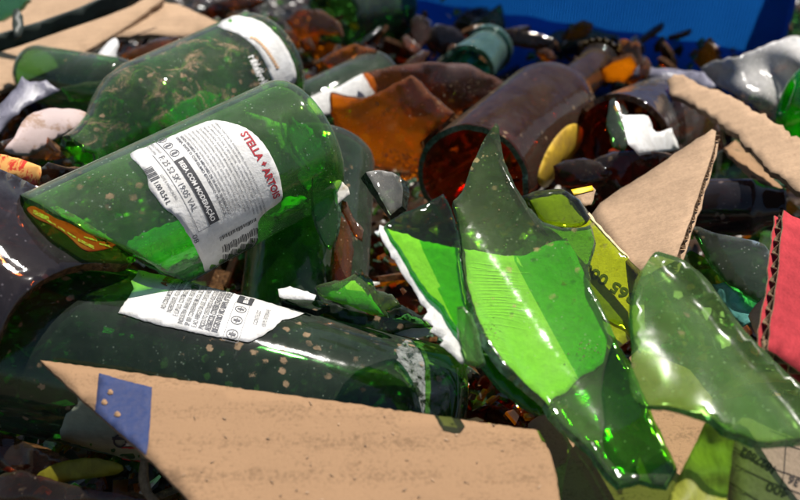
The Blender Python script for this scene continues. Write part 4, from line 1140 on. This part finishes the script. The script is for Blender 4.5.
i = len(pr.V); pr.text("400", 0, 0, 12.5, 24, 0, 0.03); rot(pr, i, 790, 491, 203)
def pl(x0, y0, x1, y1, w=1.0, n=8):
    L_ = math.hypot(x1 - x0, y1 - y0); nx, ny = -(y1 - y0) / L_ * w / 2, (x1 - x0) / L_ * w / 2
    for k in range(n):
        a, b = k / n, (k + 1) / n
        j = len(pr.V)
        pr.V += [(x0 + (x1 - x0) * a + nx, y0 + (y1 - y0) * a + ny), (x0 + (x1 - x0) * b + nx, y0 + (y1 - y0) * b + ny), (x0 + (x1 - x0) * b - nx, y0 + (y1 - y0) * b - ny), (x0 + (x1 - x0) * a - nx, y0 + (y1 - y0) * a - ny)]
        pr.F.append((j, j + 1, j + 2, j + 3)); pr.MI.append(0)
pl(730, 445, 760, 464); pl(760, 464, 812, 482)
pl(728, 448, 760, 464, .8); pl(735, 465, 770, 482); pl(770, 482, 812, 498)
pl(727, 481, 760, 502)
pl(787, 430, 784, 473, 1.1); pl(784, 473, 781, 486, 1.0); pl(786, 445, 810, 452, .8)
pl(770, 430, 810, 446, .8)
pxprint(pr, 'lettering', kf, ['ink_brown'], o, 0.4)
# husk leaf
hk = curved((712, 420), (700, 560), 28.0, 24.6, 34, 44, 1, wob=0.9, seed=12)
o = shell('dry_leaf', rough_outline([(704, 424), (714, 420), (724, 424), (736, 432), (733, 450), (730, 474), (727, 500), (730, 560), (668, 560), (668, 500), (682, 470), (694, 446)], 0.6, 5, 80), hk, 0.6 * MM, ['husk'], None, step=5)
tag(o, 'crinkled yellow-green husk leaf beside the printed carton', 'leaf')
o = shell('dry_leaf', rough_outline(smooth_outline([(34, 478), (50, 466), (70, 460), (96, 458), (122, 466), (118, 474), (92, 478), (66, 482), (48, 488)], 2), 0.4, 4, 81), curved((34, 476), (122, 468), 31.2, 30.4, 30, 30, 1, wob=0.5, seed=2), 0.5 * MM, ['yellow_leaf'], None, step=5)
tag(o, 'yellow leaf in the dark under the long bottle', 'leaf')
o = shell('twig', rough_outline([(141, 458), (147, 460), (146, 476), (150, 490), (160, 500), (150, 503), (141, 492), (138, 478)], 0.4, 3, 82), curved((144, 458), (152, 502), 30.6, 29.6, 9, 9, 1), 1.6 * MM, ['twig'], None, step=4)
tag(o, 'short pale brown twig below the left corner of the cardboard flap', 'twig')
# top left cardboard sheets
c1 = plane3((0, 90, 56), (150, 6, 64), (0, 40, 62), 0.3, 7)
o = shell('cardboard_sheet', rough_outline([(-40, 108), (0, 90), (28, 80), (60, 66), (95, 46), (130, 24), (162, 0), (170, -30), (90, -40), (-60, -30), (-60, 60)], 0.5, 6, 83), c1, 3 * MM, ['card_pale', 'card_core'], None, step=14)
tag(o, 'large pale cardboard sheet under a dark strap, top left', 'cardboard')
c2 = plane3((100, 40, 60.5), (215, 22, 63), (165, 0, 66), 0.3, 8)
o = shell('cardboard_sheet', rough_outline([(104, 38), (130, 20), (160, 2), (178, 4), (200, 14), (222, 24), (205, 30), (186, 36), (168, 36), (150, 34), (122, 36)], 0.8, 6, 84), c2, 3 * MM, ['card_pale', 'card_core'], None, step=12)
tag(o, 'pale cardboard piece with a point, between the large sheet and muddy bottle', 'cardboard')
c3 = plane3((-40, 60, 52.5), (135, 2, 60), (0, 45, 54), 0.0)
o = shell('plastic_strap', [(-60, 54), (0, 34), (40, 22), (80, 8), (110, -6), (150, -20), (165, -14), (132, 6), (104, 17), (60, 32), (20, 46), (0, 52), (-60, 74)], c3, 1.6 * MM, ['dark_strap'], None, step=9)
tag(o, 'dark green flat strap crossing the cardboard sheet', 'strap')
o = shell('plastic_strap', [(13, 10), (18, 8), (23, 16), (24, 28), (21, 36), (14, 38), (12, 24)], plane3((13, 10, 55), (24, 28, 54.6), (14, 38, 54)), 1.4 * MM, ['dark_strap'], None, step=7)
tag(o, 'short dark tab standing off the strap over the cardboard sheet', 'strap')
o = shell('plastic_film', rough_outline([(-20, 116), (0, 104), (16, 88), (22, 76), (30, 82), (46, 80), (60, 90), (44, 98), (26, 106), (10, 120), (0, 134), (-20, 140)], 1.0, 5, 85), curved((-10, 124), (58, 84), 47.5, 50, 34, 30, 1, wob=0.8, seed=3), 0.5 * MM, ['violet_film'], None, step=6)
tag(o, 'grey-violet crumpled plastic film under the cardboard sheet', 'plastic film')
o = shell('torn_lining', rough_outline(smooth_outline([(4, 150), (14, 138), (22, 122), (34, 112), (56, 108), (80, 110), (90, 116), (84, 124), (66, 134), (50, 142), (36, 154), (20, 156)], 2), 0.7, 5, 86), curved((4, 150), (90, 114), 43.0, 46.0, 30, 30, 1, wob=0.6, seed=9), 0.8 * MM, ['pink_white'], None, step=6)
tag(o, 'pinkish white lining piece with brown stains beside the bottle neck', 'paper scrap')
o = shell('label_scrap', rough_outline([(-10, 160), (0, 154), (18, 158), (40, 166), (41, 172), (38, 186), (24, 184), (8, 176), (-10, 178)], 0.6, 5, 87), curved((-10, 168), (40, 176), 39.5, 38.6, 26, 26, 1, wob=0.3), 0.5 * MM, ['flame'], None, step=6)
tag(o, 'shiny orange and red striped label scrap above the purple-black piece', 'paper scrap')
o = shell('plastic_scrap', rough_outline(smooth_outline([(92, 66), (98, 54), (108, 42), (116, 38), (119, 46), (116, 54), (119, 62), (108, 66), (98, 68)], 2), 0.3, 4, 88), curved((94, 66), (118, 40), 55.0, 56.5, 18, 18, 1), 1 * MM, ['white_plastic'], None, step=5)
tag(o, 'white curved plastic scrap below the cardboard sheet', 'plastic scrap')
# bag and crate
bg = curved((700, 60), (820, 100), 60.0, 54.0, 60, 60, 1, wob=2.4, seed=6)
o = shell('plastic_bag', rough_outline([(700, 68), (716, 60), (740, 56), (768, 44), (790, 36), (850, 40), (860, 130), (800, 136), (776, 120), (752, 104), (730, 92), (708, 80)], 1.4, 5, 89), bg, 0.5 * MM, ['bag'], None, step=5)
tag(o, 'crumpled grey-white plastic bag under the right end of the blue crate', 'plastic bag')
o = shell('plastic_film', rough_outline([(610, 60), (640, 66), (680, 70), (704, 72), (716, 86), (700, 96), (676, 80), (640, 78), (616, 72)], 1.2, 5, 90), curved((610, 64), (710, 84), 63, 58, 40, 40, 1, wob=1.5, seed=2), 0.5 * MM, ['violet_film'], None, step=6)
tag(o, 'dull grey film running from the crate towards the torn strip', 'plastic film')

def crate():
    A, B = P(412, 30, 80), P(776, 54, 68)                    # foot of the ribbed side
    ex = (B - A); ex.z = 0; W = ex.length; ex /= W
    ez = Vector((0, 0, 1)); ey = ez.cross(ex)                # ey points away from the camera
    root = empty('blue_crate', A, 'bright blue ribbed plastic crate behind the pile', 'crate')
    H = 0.22
    lean = 0.05
    def pt(u, v, w): return A + ex * u + (ez * math.cos(lean) + ey * math.sin(lean)) * v + ey * w
    # ribbed side: fine upright ribs
    V, F = [], []
    n = 520
    for k in range(n + 1):
        u = W * k / n
        w = 0.0016 * (1 if k % 4 < 2 else 0)
        V += [pt(u, -0.10, -w), pt(u, H, -w)]
    for k in range(n): a = 2 * k; F.append((a, a + 2, a + 3, a + 1))
    mk('ribbed_side', V, F, 'crate', root, None, smooth=False)
    def box(name, u0, u1, v0, v1, w0, w1):
        vs = [pt(u, v, w) for u in (u0, u1) for v in (v0, v1) for w in (w0, w1)]
        fs_ = [(0, 1, 3, 2), (4, 6, 7, 5), (0, 4, 5, 1), (2, 3, 7, 6), (0, 2, 6, 4), (1, 5, 7, 3)]
        return mk(name, vs, fs_, 'crate', root, None, smooth=False)
    box('rim', -0.004, W + 0.004, H, H + 0.012, -0.012, 0.012)
    box('end_wall', -0.004, 0.0, -0.10, H, -0.002, 0.35)
    box('end_wall', W, W + 0.004, -0.10, H, -0.002, 0.35)
    box('back_wall', 0.0, W, -0.10, H, 0.346, 0.350)
    # folded flange along the foot
    V, F = [], []
    for k in range(41):
        u = W * k / 40
        V += [pt(u, 0.030 + 0.001 * math.sin(k), -0.003), pt(u, -0.03, -0.035)]
    for k in range(40): a = 2 * k; F.append((a, a + 2, a + 3, a + 1))
    mk('folded_flange', V, F, 'crate', root, None, smooth=False)
crate()

# ------------------------------------------------------------------ loose shards that fill the gaps
def make_shard(name, m_, e_, size, seed, r=3.3):
    rnd = random.Random(seed)
    k = rnd.randint(4, 7)
    ang = sorted(rnd.uniform(0, 2 * math.pi) for _ in range(k))
    ang = [2 * math.pi * i / k + rnd.uniform(-0.35, 0.35) for i in range(k)]
    el = rnd.uniform(0.45, 0.9)
    pts = [(size * rnd.uniform(0.6, 1.1) * math.cos(a), size * el * rnd.uniform(0.6, 1.1) * math.sin(a)) for a in ang]
    big = [(x * 20, y * 20) for x, y in pts]
    ol = rough_outline(big, 2.2, 9, seed)
    v2, f2 = tri(ol, 11)
    r_ = r * rnd.uniform(0.7, 1.2); t = 0.32
    def f(x, y, rr): return Vector((x / 20 * 1.0, rr * math.sin(max(-1.4, min(1.4, y / 20 / r_))), rr * math.cos(max(-1.4, min(1.4, y / 20 / r_))) - r_)) * CM
    top = [f(x, y, r_) for x, y in v2]; bot = [f(x, y, r_ - t) for x, y in v2]
    K = len(top); F, MI = [], []; cnt = {}
    for q in f2:
        F.append(q); MI.append(0); F.append(tuple(i + K for i in reversed(q))); MI.append(0)
        for a, b in zip(q, q[1:] + q[:1]): cnt[(a, b)] = 1
    for a, b in cnt:
        if (b, a) not in cnt: F.append((b, a, a + K, b + K)); MI.append(1)
    me = bpy.data.meshes.new(name)
    me.from_pydata([tuple(v) for v in top + bot], [], F)
    me.materials.append(M[m_]); me.materials.append(M[e_])
    for i, p in enumerate(me.polygons): p.material_index = MI[i]; p.use_smooth = MI[i] == 0
    me.update()
    return me

KINDS = [('brown_shard', 'brown', 'edge_brown', 'loose brown glass shard down in the gaps of the pile', 'loose brown shards'),
         ('amber_shard', 'amber', 'edge_brown', 'loose amber glass shard down in the gaps of the pile', 'loose amber shards'),
         ('green_shard', 'green', 'edge_green', 'loose green glass shard down in the gaps of the pile', 'loose green shards'),
         ('dark_shard', 'purple_dark', 'edge_dark', 'loose blackish glass shard down in the gaps of the pile', 'loose blackish shards'),
         ('clear_shard', 'clear', 'edge_dark', 'loose colourless glass shard down in the gaps of the pile', 'loose colourless shards')]
W_ = [30, 26, 18, 20, 6]
lib = {}
for ki, kd in enumerate(KINDS):
    lib[ki] = [make_shard(kd[0], kd[1], kd[2], sz, 100 * ki + j) for j, sz in enumerate((1.3, 1.7, 2.1, 2.6, 3.1, 3.6))]
rnd = random.Random(12)
placed = []
for layer, (hz, count) in enumerate(((-7.2, 110), (-5.6, 100), (-4.4, 80))):
    tries = 0; c = 0
    while c < count and tries < 6000:
        tries += 1
        px, py = rnd.uniform(-60, 860), rnd.uniform(-10, 560) if layer else rnd.uniform(-30, 600)
        # uniform over the ground, not over the picture
        d = ray(px, py)
        t = (hz * CM - CAM.z) / d.z
        if rnd.random() > min(1.0, (t / CM / 75) ** 2.0 + 0.12): continue
        p = CAM + d * t
        sep = 2.3 * CM
        if any((p - q).length < sep for q, l in placed if l == layer): continue
        if p.y > 0.78: continue
        placed.append((p, layer)); c += 1
        ki = rnd.choices(range(5), W_)[0]
        kd = KINDS[ki]
        me = lib[ki][rnd.randint(0, 5)]
        o = bpy.data.objects.new(kd[0], me); col.objects.link(o)
        o.location = p + Vector((0, 0, rnd.uniform(-0.6, 0.6) * CM))
        o.rotation_euler = (rnd.uniform(-1.1, 1.1), rnd.uniform(-1.1, 1.1), rnd.uniform(0, 6.28))
        tag(o, kd[3], 'glass shard', kd[4])

# a heap of small pieces before the crate and behind the labelled bottles
rnd = random.Random(77); c = 0; pl_ = []
small = {ki: [make_shard(KINDS[ki][0], KINDS[ki][1], KINDS[ki][2], sz, 900 + 10 * ki + j, 2.6) for j, sz in enumerate((1.0, 1.4, 1.9))] for ki in (0, 1, 2, 3)}
while c < 62:
    px, py, hz = rnd.uniform(255, 470), rnd.uniform(-6, 80), rnd.uniform(-3.2, -1.6)
    if rnd.random() < 0.3: px, py = rnd.uniform(470, 720), rnd.uniform(28, 70)
    d_ = ray(px, py); t = (hz * CM - CAM.z) / d_.z; p = CAM + d_ * t
    if p.y > 0.80 or any((p - q).length < 1.7 * CM for q in pl_): 
        if rnd.random() < 0.02: c += 1
        continue
    pl_.append(p); c += 1
    ki = rnd.choices((0, 1, 2, 3), (4, 5, 2, 3))[0]; kd = KINDS[ki]
    o = bpy.data.objects.new(kd[0], small[ki][rnd.randint(0, 2)]); col.objects.link(o)
    o.location = p; o.rotation_euler = (rnd.uniform(-1.3, 1.3), rnd.uniform(-1.3, 1.3), rnd.uniform(0, 6.28))
    cn = kd[0].split('_')[0]
    tag(o, 'small %s shard heaped behind the bottles near the blue crate' % cn, 'glass shard', 'small %s shards heaped near the crate' % cn)

# countless small chips lying over the bed
def chips(name, label, mats_, count, seed, z0, z1, smin, smax):
    rnd = random.Random(seed); V, F, MI = [], [], []
    k = 0
    while k < count:
        px, py = rnd.uniform(-80, 880), rnd.uniform(-20, 580)
        d_ = ray(px, py); z = rnd.uniform(z0, z1) * CM
        t = (z - CAM.z) / d_.z
        if rnd.random() > min(1.0, (t / CM / 70) ** 1.3): continue
        c = CAM + d_ * t
        if c.y > 0.76: continue
        k += 1
        s_ = rnd.uniform(smin, smax) * MM * (1 if rnd.random() < 0.8 else 1.6)
        n = Vector((rnd.gauss(0, 0.6), rnd.gauss(0, 0.6), 1)).normalized()
        u = n.orthogonal().normalized(); v = n.cross(u); m_ = rnd.randint(3, 5); a0 = rnd.uniform(0, 6.28)
        ring = [c + (u * math.cos(a0 + 6.283 * i / m_ + rnd.uniform(-.4, .4)) + v * rnd.uniform(0.5, 1.0) * math.sin(a0 + 6.283 * i / m_)) * s_ * rnd.uniform(0.5, 1.1) for i in range(m_)]
        b = len(V); th = n * rnd.uniform(0.8, 2.6) * MM
        V += ring + [p - th for p in ring]
        q = rnd.choices(range(len(mats_)), [5, 4, 5, 3, 1][:len(mats_)])[0]
        F.append(tuple(range(b, b + m_))); F.append(tuple(range(b + 2 * m_ - 1, b + m_ - 1, -1)))
        for i in range(m_): F.append((b + i, b + m_ + i, b + m_ + (i + 1) % m_, b + (i + 1) % m_))
        MI += [q] * (m_ + 2)
    o = mk(name, V, F, mats_, None, None, smooth=False)
    for p, m_ in zip(o.data.polygons, MI): p.material_index = m_
    tag(o, label, None, None, 'stuff')
chips('glass_chips', 'small angular chips of brown, amber and green glass covering the bed of the pile', ['edge_brown', 'amber', 'bright_green', 'edge_green', 'paper_dirty'], 4600, 31, -6.4, -3.4, 2.0, 6.5)

# fine crumbs of glass and grit
def crumbs(name, label, spots, m_, seed):
    rnd = random.Random(seed); V, F = [], []
    for surf, (x0, y0), (sx_, sy_), k in spots:
        for _ in range(k):
            x, y = rnd.gauss(x0, sx_), rnd.gauss(y0, sy_)
            c = off(surf, 0.6)(x, y); s_ = rnd.uniform(0.2, 0.7) * MM * (1.0 if surf is not hs else 0.6)
            b = len(V)
            for dv in ((1, 0, 0), (-1, 0, 0), (0, 1, 0), (0, -1, 0), (0, 0, 1), (0, 0, -1)):
                V.append(c + Vector([a * s_ * rnd.uniform(0.5, 1.3) for a in dv]) + Vector((rnd.uniform(-.3, .3) * s_,) * 3))
            F += [tuple(b + i for i in q) for q in ((0, 2, 4), (2, 1, 4), (1, 3, 4), (3, 0, 4), (2, 0, 5), (1, 2, 5), (3, 1, 5), (0, 3, 5))]
    o = mk(name, V, F, m_, None, None, smooth=False); tag(o, label, None, None, 'stuff'); return o
crumbs('glass_grit', 'sandy glass grit on the shards', [(a1s, (402, 160), (14, 5), 260), (a1s, (375, 130), (22, 14), 60), (hs, (492, 330), (4, 9), 26), (hs, (585, 352), (9, 6), 30), (a2s, (470, 88), (16, 8), 40), (hs, (505, 200), (12, 24), 12)], plain('pale_grit', (0.34, 0.26, 0.16), 0.8, 0.6, 900), 5)

# ------------------------------------------------------------------ daylight
SUN_EL, SUN_AZ = R(66), R(40)        # azimuth measured from +Y (away from the camera) towards +X
w = bpy.data.worlds.new('World'); sc.world = w; w.use_nodes = True
nt = w.node_tree; nt.nodes.clear()
sky = nt.nodes.new('ShaderNodeTexSky'); sky.sky_type = 'NISHITA'; sky.sun_disc = False
sky.sun_elevation = SUN_EL; sky.sun_rotation = SUN_AZ
bgn = nt.nodes.new('ShaderNodeBackground'); bgn.inputs['Strength'].default_value = 0.06
wo = nt.nodes.new('ShaderNodeOutputWorld')
nt.links.new(sky.outputs[0], bgn.inputs[0]); nt.links.new(bgn.outputs[0], wo.inputs[0])
sl = bpy.data.lights.new('sun', 'SUN'); sl.energy = 5.0; sl.angle = R(0.5); sl.color = (1.0, 0.95, 0.88)
so = bpy.data.objects.new('sun', sl); col.objects.link(so)
d = Vector((math.sin(SUN_AZ) * math.cos(SUN_EL), math.cos(SUN_AZ) * math.cos(SUN_EL), math.sin(SUN_EL)))
so.rotation_euler = (-d).to_track_quat('-Z', 'Y').to_euler()
so.location = d * 2

sc.view_settings.view_transform = 'Standard'
sc.view_settings.look = 'None'
sc.view_settings.gamma = 1
sc.view_settings.exposure = 0.38
sc.render.engine = 'CYCLES'
cy = sc.cycles
cy.max_bounces = 14; cy.transparent_max_bounces = 28; cy.transmission_bounces = 10; cy.glossy_bounces = 6; cy.diffuse_bounces = 3
cy.caustics_reflective = False; cy.caustics_refractive = False
cy.sample_clamp_indirect = 4.0
cy.use_denoising = True
cy.use_adaptive_sampling = True
cy.adaptive_threshold = 0.03
cy.adaptive_min_samples = 24
